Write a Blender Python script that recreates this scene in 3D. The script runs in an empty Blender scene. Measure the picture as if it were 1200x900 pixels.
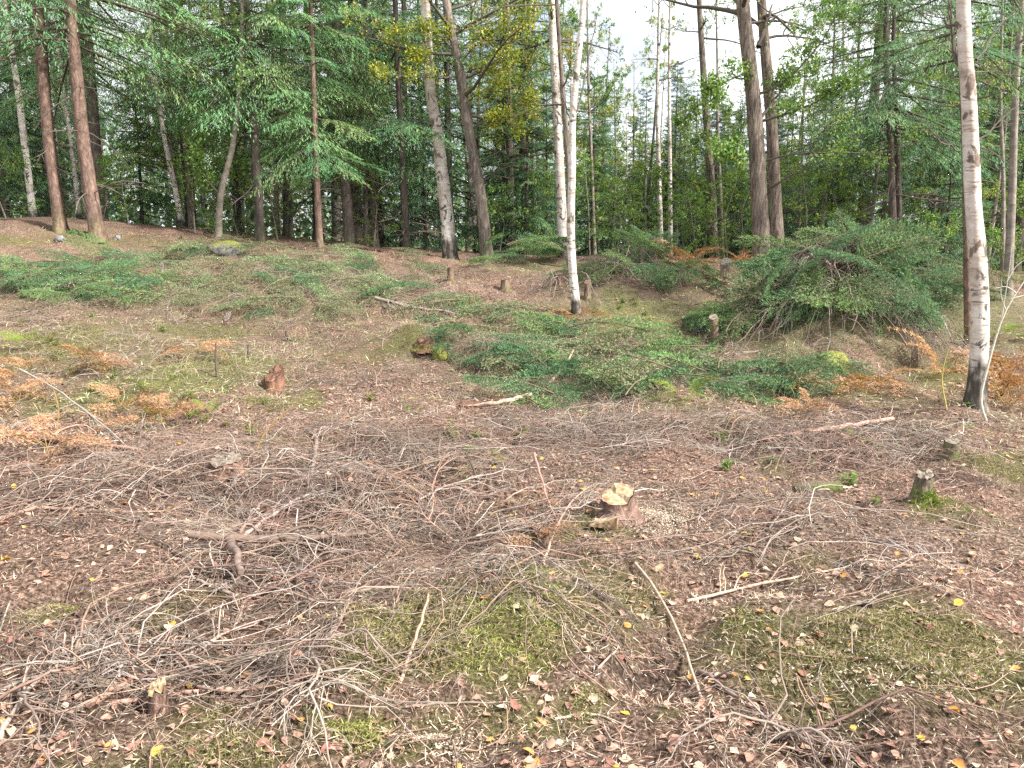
import bpy, math
import numpy as np

SC = bpy.context.scene
COL = SC.collection
rad = math.radians

# ------------------------------------------------------------------ camera
CAMZ, PITCH, FPX = 1.6, rad(10.0), 924.0        # photo is 1200 x 900 px
cam_d = bpy.data.cameras.new('camera')
cam = bpy.data.objects.new('camera', cam_d)
COL.objects.link(cam)
cam.location = (0, 0, CAMZ)
cam.rotation_euler = (math.pi / 2 - PITCH, 0, 0)
cam_d.sensor_width = 36.0
cam_d.lens = FPX / 1200 * 36
cam_d.clip_start = 0.05
cam_d.clip_end = 2000
SC.camera = cam

# ------------------------------------------------------------------ sky, sun, exposure
SUN_AZ, SUN_EL = rad(118), rad(42)              # azimuth clockwise from +Y (view direction)
world = bpy.data.worlds.new('World')
SC.world = world
world.use_nodes = True
wn, wl = world.node_tree.nodes, world.node_tree.links
wn.clear()
w_out = wn.new('ShaderNodeOutputWorld')
w_bg = wn.new('ShaderNodeBackground')
w_sky = wn.new('ShaderNodeTexSky')
w_sky.sky_type = 'NISHITA'
w_sky.sun_disc = False
w_sky.sun_elevation = SUN_EL
w_sky.sun_rotation = SUN_AZ
w_sky.air_density = 1.0
w_sky.dust_density = 1.5
w_tc = wn.new('ShaderNodeTexCoord')
w_no = wn.new('ShaderNodeTexNoise')
w_no.inputs['Scale'].default_value = 2.2
w_no.inputs['Detail'].default_value = 6
w_ramp = wn.new('ShaderNodeValToRGB')
w_ramp.color_ramp.elements[0].position = 0.3
w_ramp.color_ramp.elements[1].position = 0.48
w_mix = wn.new('ShaderNodeMixRGB')
w_mix.inputs['Color2'].default_value = (9.6, 9.8, 10.2, 1)
wl.new(w_tc.outputs['Generated'], w_no.inputs['Vector'])
wl.new(w_no.outputs['Fac'], w_ramp.inputs['Fac'])
wl.new(w_ramp.outputs['Color'], w_mix.inputs['Fac'])
wl.new(w_sky.outputs['Color'], w_mix.inputs['Color1'])
wl.new(w_mix.outputs['Color'], w_bg.inputs['Color'])
w_bg.inputs['Strength'].default_value = 0.072
wl.new(w_bg.outputs['Background'], w_out.inputs['Surface'])

sun_d = bpy.data.lights.new('sun', 'SUN')
sun_d.energy = 5.0
sun_d.angle = rad(5)
sun_d.color = (1.0, 0.95, 0.87)
sun = bpy.data.objects.new('sun', sun_d)
COL.objects.link(sun)
sun.rotation_euler = (math.pi / 2 - SUN_EL, 0, math.pi - SUN_AZ)
sun.location = (12, -8, 20)

SC.view_settings.view_transform = 'Standard'
SC.view_settings.look = 'None'
SC.view_settings.gamma = 1
SC.view_settings.use_curve_mapping = False
SC.view_settings.exposure = 1.4
SC.cycles.use_denoising = False
SC.cycles.max_bounces = 6
SC.cycles.diffuse_bounces = 3
SC.cycles.glossy_bounces = 2
SC.cycles.transmission_bounces = 3
SC.cycles.caustics_reflective = False
SC.cycles.caustics_refractive = False
SC.cycles.use_adaptive_sampling = True
SC.cycles.adaptive_threshold = 0.01

rng = np.random.default_rng(11)


def U(a, b, n=None):
    return rng.uniform(a, b, n)


# ------------------------------------------------------------------ pixels <-> space
cp, sp = math.cos(PITCH), math.sin(PITCH)


def at(x, y, Y):
    """point on the pixel's ray at the depth Y (metres from the camera along +Y)"""
    a, b = (x - 600) / FPX, (y - 450) / FPX
    d = Y / (cp - b * sp)
    return np.array([a * d, Y, CAMZ + d * (-sp - b * cp)])


def m_per_px(Y):
    return Y / FPX


# ------------------------------------------------------------------ noise
_perm = np.random.default_rng(5).random((256, 256))


def vnoise(x, y):
    xi, yi = np.floor(x).astype(int), np.floor(y).astype(int)
    fx, fy = x - xi, y - yi
    fx, fy = fx * fx * (3 - 2 * fx), fy * fy * (3 - 2 * fy)
    g = lambda i, j: _perm[(xi + i) % 256, (yi + j) % 256]
    return (g(0, 0) * (1 - fx) + g(1, 0) * fx) * (1 - fy) + (g(0, 1) * (1 - fx) + g(1, 1) * fx) * fy - 0.5


def fbm(x, y, o=3):
    s, a = 0, 1.0
    for k in range(o):
        s = s + a * vnoise(x + 17.3 * k, y - 9.1 * k)
        x, y, a = x * 2.03, y * 2.03, a * 0.5
    return s


# ------------------------------------------------------------------ terrain height
_cp = []
for (px, py, Y) in [
        (-100, 430, 9), (0, 430, 9), (300, 430, 9.2), (600, 430, 9.6), (900, 430, 9.8), (1200, 430, 10.2), (1400, 430, 10.2),
        (0, 380, 11.2), (300, 380, 11.4), (600, 380, 11.8), (900, 380, 12), (1200, 390, 12.5),
        (-150, 335, 13), (0, 335, 13.2), (300, 337, 13.4), (600, 340, 14), (900, 345, 14.2), (1200, 355, 14.5),
        (-100, 300, 14.6), (100, 300, 15), (300, 305, 15.2), (480, 312, 16),
        (0, 262, 16.5), (115, 278, 16.2), (260, 288, 16.6), (375, 296, 17), (570, 304, 18), (670, 304, 18), (893, 312, 17.5), (1050, 330, 17.5), (1200, 335, 17.5)]:
    _cp.append(at(px, py, Y))
for X in (-9, -4, 0, 4, 9):
    for Y in (-6, -1, 3, 6.5):
        _cp.append(np.array([X, Y, 0.0 + (0.08 if X < -3 and Y > 2 else 0)]))
for (X, Y, Z) in [(-25, 25, 2.6), (-12, 24, 2.1), (0, 25, 1.25), (10, 24, 1.0), (25, 25, 0.7),
                  (-35, 45, 3.2), (0, 45, 1.0), (30, 45, 0.4), (-20, 8, 0.5), (20, 8, 0.2), (-25, -15, 0), (25, -15, 0),
                  (-120, 60, 4), (120, 60, 0.5), (-120, 200, 4), (0, 200, 1.0), (120, 200, 0.5), (0, 100, 1.0), (0, -60, 0)]:
    _cp.append(np.array([X, Y, Z]))
_cp = np.array(_cp)
_C2 = 1.5


def _phi(x, y):
    return np.sqrt((x[:, None] - _cp[None, :, 0]) ** 2 + (y[:, None] - _cp[None, :, 1]) ** 2 + _C2)


_A = _phi(_cp[:, 0], _cp[:, 1]) - 1e-3 * np.eye(len(_cp))
_w = np.linalg.solve(_A, _cp[:, 2] - 1.0)
_bumps = []          # x, y, radius, height


def H(x, y):
    x = np.atleast_1d(np.asarray(x, float)).ravel()
    y = np.atleast_1d(np.asarray(y, float)).ravel()
    out = np.empty_like(x)
    for s in range(0, len(x), 40000):
        xs, ys = x[s:s + 40000], y[s:s + 40000]
        z = 1.0 + _phi(xs, ys) @ _w
        near = np.exp(-(np.hypot(xs, ys) / 30.0) ** 2)
        mid = np.clip((ys - 5) / 5, 0, 1) * np.clip((20 - ys) / 4, 0, 1)
        z = z + near * (0.11 * fbm(xs * .9, ys * .9, 2) + (0.08 + .07 * mid) * fbm(xs * 2.9 + 7, ys * 2.9, 2) + 0.042 * fbm(xs * 11 + 3, ys * 11, 2))
        for (bx, by, br, bh) in _bumps:
            z = z + bh * np.exp(-(((xs - bx) ** 2 + (ys - by) ** 2) / br ** 2) ** 1.3)
        out[s:s + 40000] = z
    return out


def gp(px, py):
    """pixels -> points on the ground"""
    px = np.atleast_1d(np.asarray(px, float))
    py = np.atleast_1d(np.asarray(py, float))
    res = np.zeros((len(px), 3))
    Ys = np.geomspace(1.2, 45, 420)
    for i in range(len(px)):
        a, b = (px[i] - 600) / FPX, (py[i] - 450) / FPX
        d = Ys / (cp - b * sp)
        X, Z = a * d, CAMZ + d * (-sp - b * cp)
        h = H(X, Ys)
        k = np.argmax(Z <= h)
        if Z[k] > h[k]:
            k = len(Ys) - 1
        res[i] = (X[k], Ys[k], h[k])
    return res


def g1(px, py):
    return gp([px], [py])[0]


for (px, py, r, h) in [(540, 750, .6, .13), (1060, 765, .65, .13), (752, 795, .12, -.09), (395, 590, .4, .13), (490, 405, .55, .22),
                       (545, 412, .5, .12), (170, 700, .7, .05), (60, 700, .12, -.08), (640, 690, .4, .07),
                       (270, 560, .5, .1), (1140, 500, .5, .1), (180, 440, 1.0, .15)]:
    p = g1(px, py)
    _bumps.append((p[0], p[1], r, h))
PILE_A = at(972, 395, 11.1)
PILE_B = at(752, 335, 14.0)
_bumps += [(PILE_A[0] + .1, PILE_A[1] + .1, .9, .55), (PILE_A[0] - .1, PILE_A[1] - .1, 1.35, .55), (PILE_B[0], PILE_B[1], 1.35, .5),
           (at(1100, 350, 14.5)[0], 14.5, 1.5, .35), (at(350, 310, 14.4)[0], 14.2, 2.4, .12)]


# ------------------------------------------------------------------ mesh builder
class MB:
    def __init__(s):
        s.v, s.f3, s.f4, s.c, s.n = [], [], [], [], 0
        s.m3, s.m4 = [], []

    def add(s, v, f3=None, f4=None, col=(1, 1, 1), mat=0):
        v = np.asarray(v, float).reshape(-1, 3)
        col = np.asarray(col, float)
        if col.ndim == 1:
            col = np.broadcast_to(col, (len(v), 3))
        s.v.append(v)
        s.c.append(col)
        if f3 is not None and len(f3):
            f3 = np.asarray(f3, int).reshape(-1, 3) + s.n
            s.f3.append(f3)
            s.m3.append(np.full(len(f3), mat))
        if f4 is not None and len(f4):
            f4 = np.asarray(f4, int).reshape(-1, 4) + s.n
            s.f4.append(f4)
            s.m4.append(np.full(len(f4), mat))
        s.n += len(v)

    def mesh(s, name, mats, origin=(0, 0, 0), smooth=True):
        me = bpy.data.meshes.new(name)
        v = np.concatenate(s.v) - np.asarray(origin, float)
        c = np.concatenate(s.c)
        f3 = np.concatenate(s.f3) if s.f3 else np.zeros((0, 3), int)
        f4 = np.concatenate(s.f4) if s.f4 else np.zeros((0, 4), int)
        mi = np.concatenate((s.m3 + s.m4) or [np.zeros(0, int)])
        nl = len(f3) * 3 + len(f4) * 4
        me.vertices.add(len(v))
        me.vertices.foreach_set('co', v.astype(np.float32).ravel())
        me.loops.add(nl)
        me.polygons.add(len(f3) + len(f4))
        me.loops.foreach_set('vertex_index', np.concatenate([f3.ravel(), f4.ravel()]).astype(np.int32))
        st = np.concatenate([np.arange(len(f3)) * 3, len(f3) * 3 + np.arange(len(f4)) * 4]).astype(np.int32)
        me.polygons.foreach_set('loop_start', st)
        me.polygons.foreach_set('material_index', mi.astype(np.int32))
        me.polygons.foreach_set('use_smooth', np.full(len(st), bool(smooth)))
        me.update(calc_edges=True)
        at_ = me.color_attributes.new('tint', 'FLOAT_COLOR', 'POINT')
        at_.data.foreach_set('color', np.hstack([c, np.ones((len(c), 1))]).astype(np.float32).ravel())
        for m in (mats if isinstance(mats, (list, tuple)) else [mats]):
            me.materials.append(m)
        return me


def link(name, me, parent=None, loc=None, label=None, cat=None, group=None, kind=None):
    o = bpy.data.objects.new(name, me)
    COL.objects.link(o)
    if parent is not None:
        o.parent = parent
    if loc is not None:
        o.location = loc
    if label:
        o['label'] = label
    if cat:
        o['category'] = cat
    if group:
        o['group'] = group
    if kind:
        o['kind'] = kind
    return o


def norm(v):
    return v / np.maximum(np.linalg.norm(v, axis=-1, keepdims=True), 1e-9)


def tubes(mb, P, R, k=4, col=(1, 1, 1), mat=0, cap=False):
    P = np.asarray(P, float)
    R = np.asarray(R, float)
    if P.ndim == 2:
        P, R = P[None], R[None]
    M, N = P.shape[:2]
    T = norm(np.gradient(P, axis=1))
    mt = np.abs(norm(P[:, -1] - P[:, 0])[:, 2]) > 0.8
    ref = np.where(mt[:, None], np.array([[1., 0, 0]]), np.array([[0, 0, 1.]]))[:, None, :]
    A = norm(np.cross(T, ref))
    B = np.cross(T, A)
    th = np.arange(k) * 2 * math.pi / k
    ring = A[:, :, None] * np.cos(th)[None, None, :, None] + B[:, :, None] * np.sin(th)[None, None, :, None]
    V = P[:, :, None] + ring * (R[..., None, None] if R.ndim == 2 else R[..., None])
    idx = np.arange(M * N * k).reshape(M, N, k)
    nx = np.roll(idx, -1, axis=2)
    F = np.stack([idx[:, :-1], nx[:, :-1], nx[:, 1:], idx[:, 1:]], -1).reshape(-1, 4)
    col = np.asarray(col, float)
    if col.ndim == 2 and len(col) == M:
        col = np.repeat(col, N * k, axis=0)
    base = mb.n
    mb.add(V.reshape(-1, 3), f4=F, col=col, mat=mat)
    if cap:
        f3 = []
        for m in range(M):
            for e in (0, N - 1):
                r = idx[m, e]
                for j in range(1, k - 1):
                    f3.append((r[0], r[j], r[j + 1]) if e else (r[0], r[j + 1], r[j]))
        mb.add(V.reshape(-1, 3), f3=f3, col=col, mat=mat)


def diamonds(mb, p, d, n, L, W, col, mat=0, fold=0.15, mid=0.45):
    """leaf-shaped quads: base p, direction d, face normal n"""
    p = np.asarray(p, float)
    M = len(p)
    L = np.broadcast_to(L, (M,))[:, None]
    W = np.broadcast_to(W, (M,))[:, None]
    d = norm(d)
    s = norm(np.cross(d, n))
    nn = np.cross(s, d)
    c = p + d * L * mid
    V = np.stack([p, c + s * W * .5 + nn * W * fold, p + d * L, c - s * W * .5 + nn * W * fold], 1)
    i = np.arange(M)[:, None] * 4
    F = i + np.array([[0, 1, 2, 3]])
    col = np.asarray(col, float)
    if col.ndim == 2:
        col = np.repeat(col, 4, axis=0)
    mb.add(V.reshape(-1, 3), f4=F, col=col, mat=mat)


def rvec(n):
    v = rng.normal(size=(n, 3))
    return norm(v)


def pick(cols, n, jit=.15):
    cols = np.asarray(cols, float)
    c = cols[rng.integers(0, len(cols), n)]
    return np.clip(c * (1 + U(-jit, jit, (n, 1)) + U(-.04, .04, (n, 3))), 0, 1)


# ------------------------------------------------------------------ materials
def new_mat(name):
    m = bpy.data.materials.new(name)
    m.use_nodes = True
    nt = m.node_tree
    b = nt.nodes['Principled BSDF']
    b.inputs['Roughness'].default_value = .85
    b.inputs['Specular IOR Level'].default_value = .25
    return m, nt, b


def N(nt, t, **kw):
    n = nt.nodes.new(t)
    for k, v in kw.items():
        if k in n.inputs:
            n.inputs[k].default_value = v
        else:
            setattr(n, k, v)
    return n


def ramp(nt, fac, stops):
    r = nt.nodes.new('ShaderNodeValToRGB')
    e = r.color_ramp.elements
    while len(e) < len(stops):
        e.new(.5)
    for el, (p, c) in zip(e, stops):
        el.position = p
        el.color = (*c, 1)
    nt.links.new(fac, r.inputs['Fac'])
    return r.outputs['Color']


def noise(nt, vec, scale, detail=4, rough=.6, out='Fac', dist=0):
    n = N(nt, 'ShaderNodeTexNoise')
    n.inputs['Scale'].default_value = scale
    n.inputs['Detail'].default_value = detail
    n.inputs['Roughness'].default_value = rough
    n.inputs['Distortion'].default_value = dist
    if vec is not None:
        nt.links.new(vec, n.inputs['Vector'])
    return n.outputs[out]


def mapping(nt, scale):
    tc = N(nt, 'ShaderNodeTexCoord')
    mp = N(nt, 'ShaderNodeMapping')
    mp.inputs['Scale'].default_value = scale
    nt.links.new(tc.outputs['Object'], mp.inputs['Vector'])
    return mp.outputs['Vector']


def mixc(nt, fac, a, b, mode='MIX'):
    m = N(nt, 'ShaderNodeMixRGB', blend_type=mode)
    for s, v in (('Fac', fac), ('Color1', a), ('Color2', b)):
        if isinstance(v, (int, float)):
            m.inputs[s].default_value = v
        elif isinstance(v, tuple):
            m.inputs[s].default_value = (*v, 1)
        else:
            nt.links.new(v, m.inputs[s])
    return m.outputs['Color']


def bump(nt, b, h, strength=.5, dist=.02):
    bp = N(nt, 'ShaderNodeBump')
    bp.inputs['Strength'].default_value = strength
    bp.inputs['Distance'].default_value = dist
    nt.links.new(h, bp.inputs['Height'])
    nt.links.new(bp.outputs['Normal'], b.inputs['Normal'])


def tint_mat(name, translucent=0.0, rough=.85, spec=.2, mottled=0.0, mscale=40):
    """takes its colour from the pieces' own 'tint' colours"""
    m, nt, b = new_mat(name)
    a = N(nt, 'ShaderNodeVertexColor', layer_name='tint')
    c = a.outputs['Color']
    if mottled:
        f = noise(nt, mapping(nt, (1, 1, 1)), mscale, 4)
        c = mixc(nt, mottled, c, ramp(nt, f, [(.3, (.25, .22, .2)), (.5, (1, 1, 1)), (.7, (1.5, 1.5, 1.5))]), 'MULTIPLY')
    nt.links.new(c, b.inputs['Base Color'])
    b.inputs['Roughness'].default_value = rough
    b.inputs['Specular IOR Level'].default_value = spec
    if translucent:
        t = N(nt, 'ShaderNodeBsdfTranslucent')
        tc = mixc(nt, 1.0, c, (1.15, 1.1, .55), 'MULTIPLY')
        nt.links.new(tc, t.inputs['Color'])
        ms = N(nt, 'ShaderNodeMixShader')
        ms.inputs['Fac'].default_value = translucent
        nt.links.new(b.outputs[0], ms.inputs[1])
        nt.links.new(t.outputs[0], ms.inputs[2])
        nt.links.new(ms.outputs[0], nt.nodes['Material Output'].inputs['Surface'])
    return m


M = {}
M['needle'] = tint_mat('spruce_needles', .22, .6, .25)
M['leaf'] = tint_mat('tree_leaves', .38, .55, .3)
M['dry_leaf'] = tint_mat('dry_leaves', .12, .7, .25, .35, 60)
M['twig'] = tint_mat('dry_twigs', 0, .85, .2, .45, 35)
M['litter'] = tint_mat('litter_bits', 0, .9, .15)
M['moss'] = tint_mat('moss_fronds', .15, .9, .1)
M['fern'] = tint_mat('fern_fronds', .3, .75, .15)
M['chip'] = tint_mat('wood_chips', .05, .8, .2)


def bark(name, stops, sxy, sz, bs=.6, moss=0.0, fine=6.0, moss_h=.6):
    m, nt, b = new_mat(name)
    v = mapping(nt, (sxy, sxy, sz))
    f = noise(nt, v, 1, 6, .65, dist=.6)
    c = ramp(nt, f, stops)
    f2 = noise(nt, mapping(nt, (1, 1, .6)), 3.5, 3)
    c = mixc(nt, .5, c, ramp(nt, f2, [(.35, (.6, .6, .6)), (.65, (1.35, 1.3, 1.25))]), 'MULTIPLY')
    if moss:
        tc = N(nt, 'ShaderNodeTexCoord')
        sx = N(nt, 'ShaderNodeSeparateXYZ')
        nt.links.new(tc.outputs['Object'], sx.inputs[0])
        mr = N(nt, 'ShaderNodeMapRange')
        mr.inputs['From Min'].default_value = moss_h
        mr.inputs['From Max'].default_value = 0.0
        nt.links.new(sx.outputs['Z'], mr.inputs['Value'])
        mn = ramp(nt, noise(nt, mapping(nt, (1, 1, 1)), 9, 4), [(.42, (0, 0, 0)), (.6, (1, 1, 1))])
        mf = mixc(nt, 1.0, mr.outputs['Result'], mn, 'MULTIPLY')
        mf = mixc(nt, moss, (0, 0, 0), mf)
        c = mixc(nt, mf, c, (.12, .15, .03))
    nt.links.new(c, b.inputs['Base Color'])
    bump(nt, b, f, bs, .03)
    return m


M['spruce_bark'] = bark('spruce_bark', [(.25, (.05, .034, .027)), (.5, (.15, .1, .08)), (.72, (.3, .21, .17))], 16, 7, .8, .6)
M['dark_bark'] = bark('dark_bark', [(.25, (.035, .03, .026)), (.5, (.09, .075, .065)), (.75, (.2, .17, .15))], 16, 5, .8, .5)
M['oak_bark'] = bark('oak_bark', [(.3, (.05, .042, .036)), (.5, (.15, .125, .105)), (.72, (.3, .26, .22))], 22, 5, 1.0, .5)
M['pine_bark'] = bark('pine_bark', [(.32, (.04, .032, .028)), (.5, (.15, .12, .1)), (.7, (.3, .25, .21))], 24, 4, 1.0, .35)
M['smooth_bark'] = bark('smooth_bark', [(.3, (.1, .09, .075)), (.5, (.2, .175, .15)), (.72, (.3, .27, .23))], 6, 9, .3, .5)


def birch_mat(name, dark_h, brown=0.0):
    m, nt, b = new_mat(name)
    lent = ramp(nt, noise(nt, mapping(nt, (5, 5, 34)), 1, 3, .7), [(.58, (0, 0, 0)), (.66, (1, 1, 1))])
    big = ramp(nt, noise(nt, mapping(nt, (6, 6, 5)), 1, 4, .6, dist=.8), [(.56, (0, 0, 0)), (.62, (1, 1, 1))])
    base = ramp(nt, noise(nt, mapping(nt, (3, 3, 9)), 1, 4), [(.3, (.33, .29, .25)), (.5, (.54, .5, .45)), (.7, (.64, .61, .57))])
    c = mixc(nt, lent, base, (.2, .16, .13))
    c = mixc(nt, big, c, (.07, .06, .05))
    if brown:
        pl = ramp(nt, noise(nt, mapping(nt, (4, 4, 1.2)), 1, 3), [(.45, (0, 0, 0)), (.6, (1, 1, 1))])
        c = mixc(nt, mixc(nt, brown, (0, 0, 0), pl), c, (.3, .21, .155))
    tc = N(nt, 'ShaderNodeTexCoord')
    sx = N(nt, 'ShaderNodeSeparateXYZ')
    nt.links.new(tc.outputs['Object'], sx.inputs[0])
    nz = noise(nt, mapping(nt, (8, 8, 3)), 1, 4, .7)
    ad = N(nt, 'ShaderNodeMath', operation='MULTIPLY_ADD')
    ad.inputs[1].default_value = dark_h * 1.6
    nt.links.new(nz, ad.inputs[0])
    nt.links.new(sx.outputs['Z'], ad.inputs[2])
    mr = N(nt, 'ShaderNodeMapRange')
    mr.inputs['From Min'].default_value = dark_h * 1.95
    mr.inputs['From Max'].default_value = dark_h * 1.45
    nt.links.new(ad.outputs[0], mr.inputs['Value'])
    dk = ramp(nt, noise(nt, mapping(nt, (14, 14, 5)), 1, 5), [(.35, (.02, .018, .016)), (.55, (.07, .06, .05)), (.7, (.25, .22, .19))])
    c = mixc(nt, mr.outputs['Result'], c, dk)
    nt.links.new(c, b.inputs['Base Color'])
    b.inputs['Roughness'].default_value = .65
    bump(nt, b, noise(nt, mapping(nt, (9, 9, 14)), 1, 4), .5, .02)
    return m


M['birch'] = birch_mat('birch_bark', .3, .25)
M['birch_tall'] = birch_mat('birch_bark_rough', .55, .4)


def wood_mat(name, a, b_, c_):
    m, nt, b = new_mat(name)
    w = N(nt, 'ShaderNodeTexWave', wave_type='RINGS', rings_direction='Z')
    w.inputs['Scale'].default_value = 12
    w.inputs['Distortion'].default_value = 4
    w.inputs['Detail'].default_value = 3
    nt.links.new(mapping(nt, (1, 1, 1)), w.inputs['Vector'])
    col = ramp(nt, w.outputs['Fac'], [(0, a), (1, b_)])
    f = noise(nt, mapping(nt, (1, 1, 1)), 25, 4)
    col = mixc(nt, ramp(nt, f, [(.42, (0, 0, 0)), (.6, (1, 1, 1))]), col, c_)
    nt.links.new(col, b.inputs['Base Color'])
    bump(nt, b, f, .5, .01)
    return m


M['cut'] = wood_mat('fresh_cut_wood', (.33, .25, .155), (.42, .33, .21), (.2, .125, .07))
M['cut_old'] = wood_mat('old_cut_wood', (.17, .14, .11), (.25, .21, .17), (.09, .07, .055))
M['rot'] = bark('rotten_wood', [(.3, (.05, .028, .02)), (.5, (.15, .078, .052)), (.72, (.29, .175, .12))], 30, 8, 1.0)
M['red_bark'] = bark('reddish_bark', [(.32, (.05, .03, .024)), (.5, (.15, .095, .075)), (.7, (.3, .2, .16))], 30, 14, 1.0)
M['moss_bark'] = bark('mossy_bark', [(.3, (.05, .045, .03)), (.5, (.13, .11, .075)), (.72, (.24, .2, .15))], 40, 14, .9, .9, moss_h=.25)


def rock_mat(name, moss):
    m, nt, b = new_mat(name)
    v = mapping(nt, (1, 1, 1))
    f = noise(nt, v, 9, 7, .65)
    c = ramp(nt, f, [(.3, (.07, .07, .07)), (.5, (.17, .17, .16)), (.7, (.3, .29, .28))])
    g = N(nt, 'ShaderNodeNewGeometry')
    sx = N(nt, 'ShaderNodeSeparateXYZ')
    nt.links.new(g.outputs['Normal'], sx.inputs[0])
    f2 = noise(nt, v, 5, 4)
    ad = N(nt, 'ShaderNodeMath', operation='MULTIPLY_ADD')
    ad.inputs[1].default_value = .5
    nt.links.new(sx.outputs['Z'], ad.inputs[0])
    nt.links.new(f2, ad.inputs[2])
    mk = ramp(nt, ad.outputs[0], [(1.0 - moss, (0, 0, 0)), (1.1 - moss, (1, 1, 1))]) if moss < .9 else None
    mc = ramp(nt, noise(nt, v, 50, 4), [(.35, (.05, .055, .012)), (.5, (.13, .14, .03)), (.68, (.26, .25, .07))])
    c = mixc(nt, mk, c, mc) if mk is not None else mc
    nt.links.new(c, b.inputs['Base Color'])
    bump(nt, b, noise(nt, v, 40, 5), .8, .02)
    return m


M['rock'] = rock_mat('grey_rock', .25)
M['moss_rock'] = rock_mat('mossy_rock', .95)
M['pale_rock'] = rock_mat('pale_rock', .0)


def ground_mat():
    m, nt, b = new_mat('forest_floor')
    v = mapping(nt, (1, 1, 1))
    a = N(nt, 'ShaderNodeVertexColor', layer_name='tint')
    sep = N(nt, 'ShaderNodeSeparateColor')
    nt.links.new(a.outputs['Color'], sep.inputs[0])
    f = noise(nt, v, 55, 8, .72)
    f_mid = noise(nt, v, 3.2, 5, .65)
    lit = ramp(nt, f, [(.34, (.02, .014, .011)), (.46, (.1, .068, .054)), (.55, (.24, .17, .14)), (.68, (.5, .4, .34))])  # steep ramp: darkest stops paint the shaded gaps between litter pieces
    lit = mixc(nt, .7, lit, ramp(nt, f_mid, [(.32, (.62, .6, .58)), (.5, (1, 1, 1)), (.68, (1.3, 1.25, 1.2))]), 'MULTIPLY')
    lit = mixc(nt, 1.0, lit, ramp(nt, noise(nt, v, 1.1, 4), [(.35, (1.08, .95, .9)), (.65, (.97, .98, .92))]), 'MULTIPLY')
    mossc = ramp(nt, noise(nt, v, 70, 6, .7), [(.34, (.02, .02, .008)), (.46, (.075, .078, .025)), (.56, (.18, .16, .07)), (.7, (.33, .28, .17))])  # dark low stops put shade between the moss tips into the colour
    grn = ramp(nt, noise(nt, v, 45, 6, .7), [(.3, (.03, .036, .016)), (.5, (.1, .11, .05)), (.7, (.24, .22, .13))])
    soil_shade = ramp(nt, f, [(.3, (.022, .015, .012)), (.5, (.075, .05, .04)), (.7, (.2, .145, .118))])  # dark soil colour, also used as painted shade under the twig mats
    nz = noise(nt, v, 9, 8, .78)

    def mask(ch, w=.3):
        ad = N(nt, 'ShaderNodeMath', operation='ADD')
        nt.links.new(sep.outputs[ch], ad.inputs[0])
        nt.links.new(nz, ad.inputs[1])
        return ramp(nt, ad.outputs[0], [(.8 - w * .5, (0, 0, 0)), (.8 + w, (.85, .85, .85))])
    c = mixc(nt, mask('Red'), lit, mossc)
    c = mixc(nt, mask('Blue'), c, grn)
    c = mixc(nt, mask('Green'), c, soil_shade)
    nt.links.new(c, b.inputs['Base Color'])
    b.inputs['Roughness'].default_value = .95
    b.inputs['Specular IOR Level'].default_value = .1
    bump(nt, b, noise(nt, v, 60, 8, .75), 1.0, .03)
    return m


M['ground'] = ground_mat()

# ------------------------------------------------------------------ ground
# patches given as (pixel x, pixel y, half width px, half height px, strength)
MOSS = [(540, 745, 140, 45, 1), (1060, 770, 170, 60, .9), (660, 680, 70, 30, .7), (440, 845, 60, 25, .8), (600, 850, 60, 40, .8), (710, 845, 50, 15, .8),
        (240, 880, 120, 25, .7), (225, 830, 40, 25, .6), (100, 715, 20, 10, .9), (235, 710, 25, 10, .9), (210, 440, 60, 25, .9), (330, 470, 30, 25, .9),
        (640, 370, 30, 10, .3), (470, 395, 25, 20, .9), (1180, 545, 40, 40, .6), (700, 620, 30, 12, .7), (900, 545, 30, 12, .4), (1100, 590, 30, 10, .6),
        (60, 400, 90, 25, .6), (150, 285, 120, 10, .3), (740, 370, 60, 25, .6), (960, 660, 40, 20, .3), (330, 520, 40, 10, .4), (1130, 440, 60, 20, .5),
        (20, 282, 40, 12, .45), (270, 430, 60, 20, .7), (100, 470, 80, 20, .5), (420, 420, 40, 12, .3), (240, 395, 50, 15, .5), (850, 500, 40, 10, .4), (1040, 470, 60, 14, .4), (500, 560, 40, 15, .2), (790, 480, 40, 10, .4)]
SOIL_SHADE = [(752, 792, 28, 14, 1), (930, 885, 60, 14, .5), (250, 720, 40, 8, .4), (1110, 560, 30, 12, .6), (690, 600, 14, 10, 1), (1180, 430, 50, 25, .5),
        (380, 700, 60, 12, .3), (770, 330, 30, 20, 1), (150, 560, 170, 45, .55), (440, 560, 150, 55, .6), (540, 620, 120, 40, .55), (700, 515, 160, 22, .5), (340, 655, 90, 50, .55), (130, 800, 120, 40, .45), (930, 520, 120, 25, .4), (350, 790, 60, 30, .3)]  # bare soil; the wide entries paint shade between the mat twigs
GREEN = [(330, 320, 170, 45, .55), (110, 335, 110, 40, .6), (620, 410, 140, 50, .6), (880, 445, 110, 25, .6), (700, 455, 100, 20, .5), (760, 340, 130, 45, .5),
         (980, 370, 130, 60, .6), (1100, 350, 110, 40, .7), (620, 310, 70, 14, .6), (180, 380, 120, 30, .4), (200, 425, 220, 45, .5), (110, 470, 140, 25, .45), (420, 400, 110, 25, .35), (740, 375, 80, 25, .5)]


def gpatches(lst):
    out = []
    for (px, py, rx, ry, s) in lst:
        c = g1(px, py)
        e = g1(px + rx, py)
        n_ = g1(px, max(py - ry, 275))
        f_ = g1(px, min(py + ry, 899))
        rxm = abs(e[0] - c[0]) + .02
        out.append((c[0], c[1], rxm, min(max(abs(n_[1] - f_[1]) / 2, .05), rxm * 1.3 + .1), s))
    return out


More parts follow.
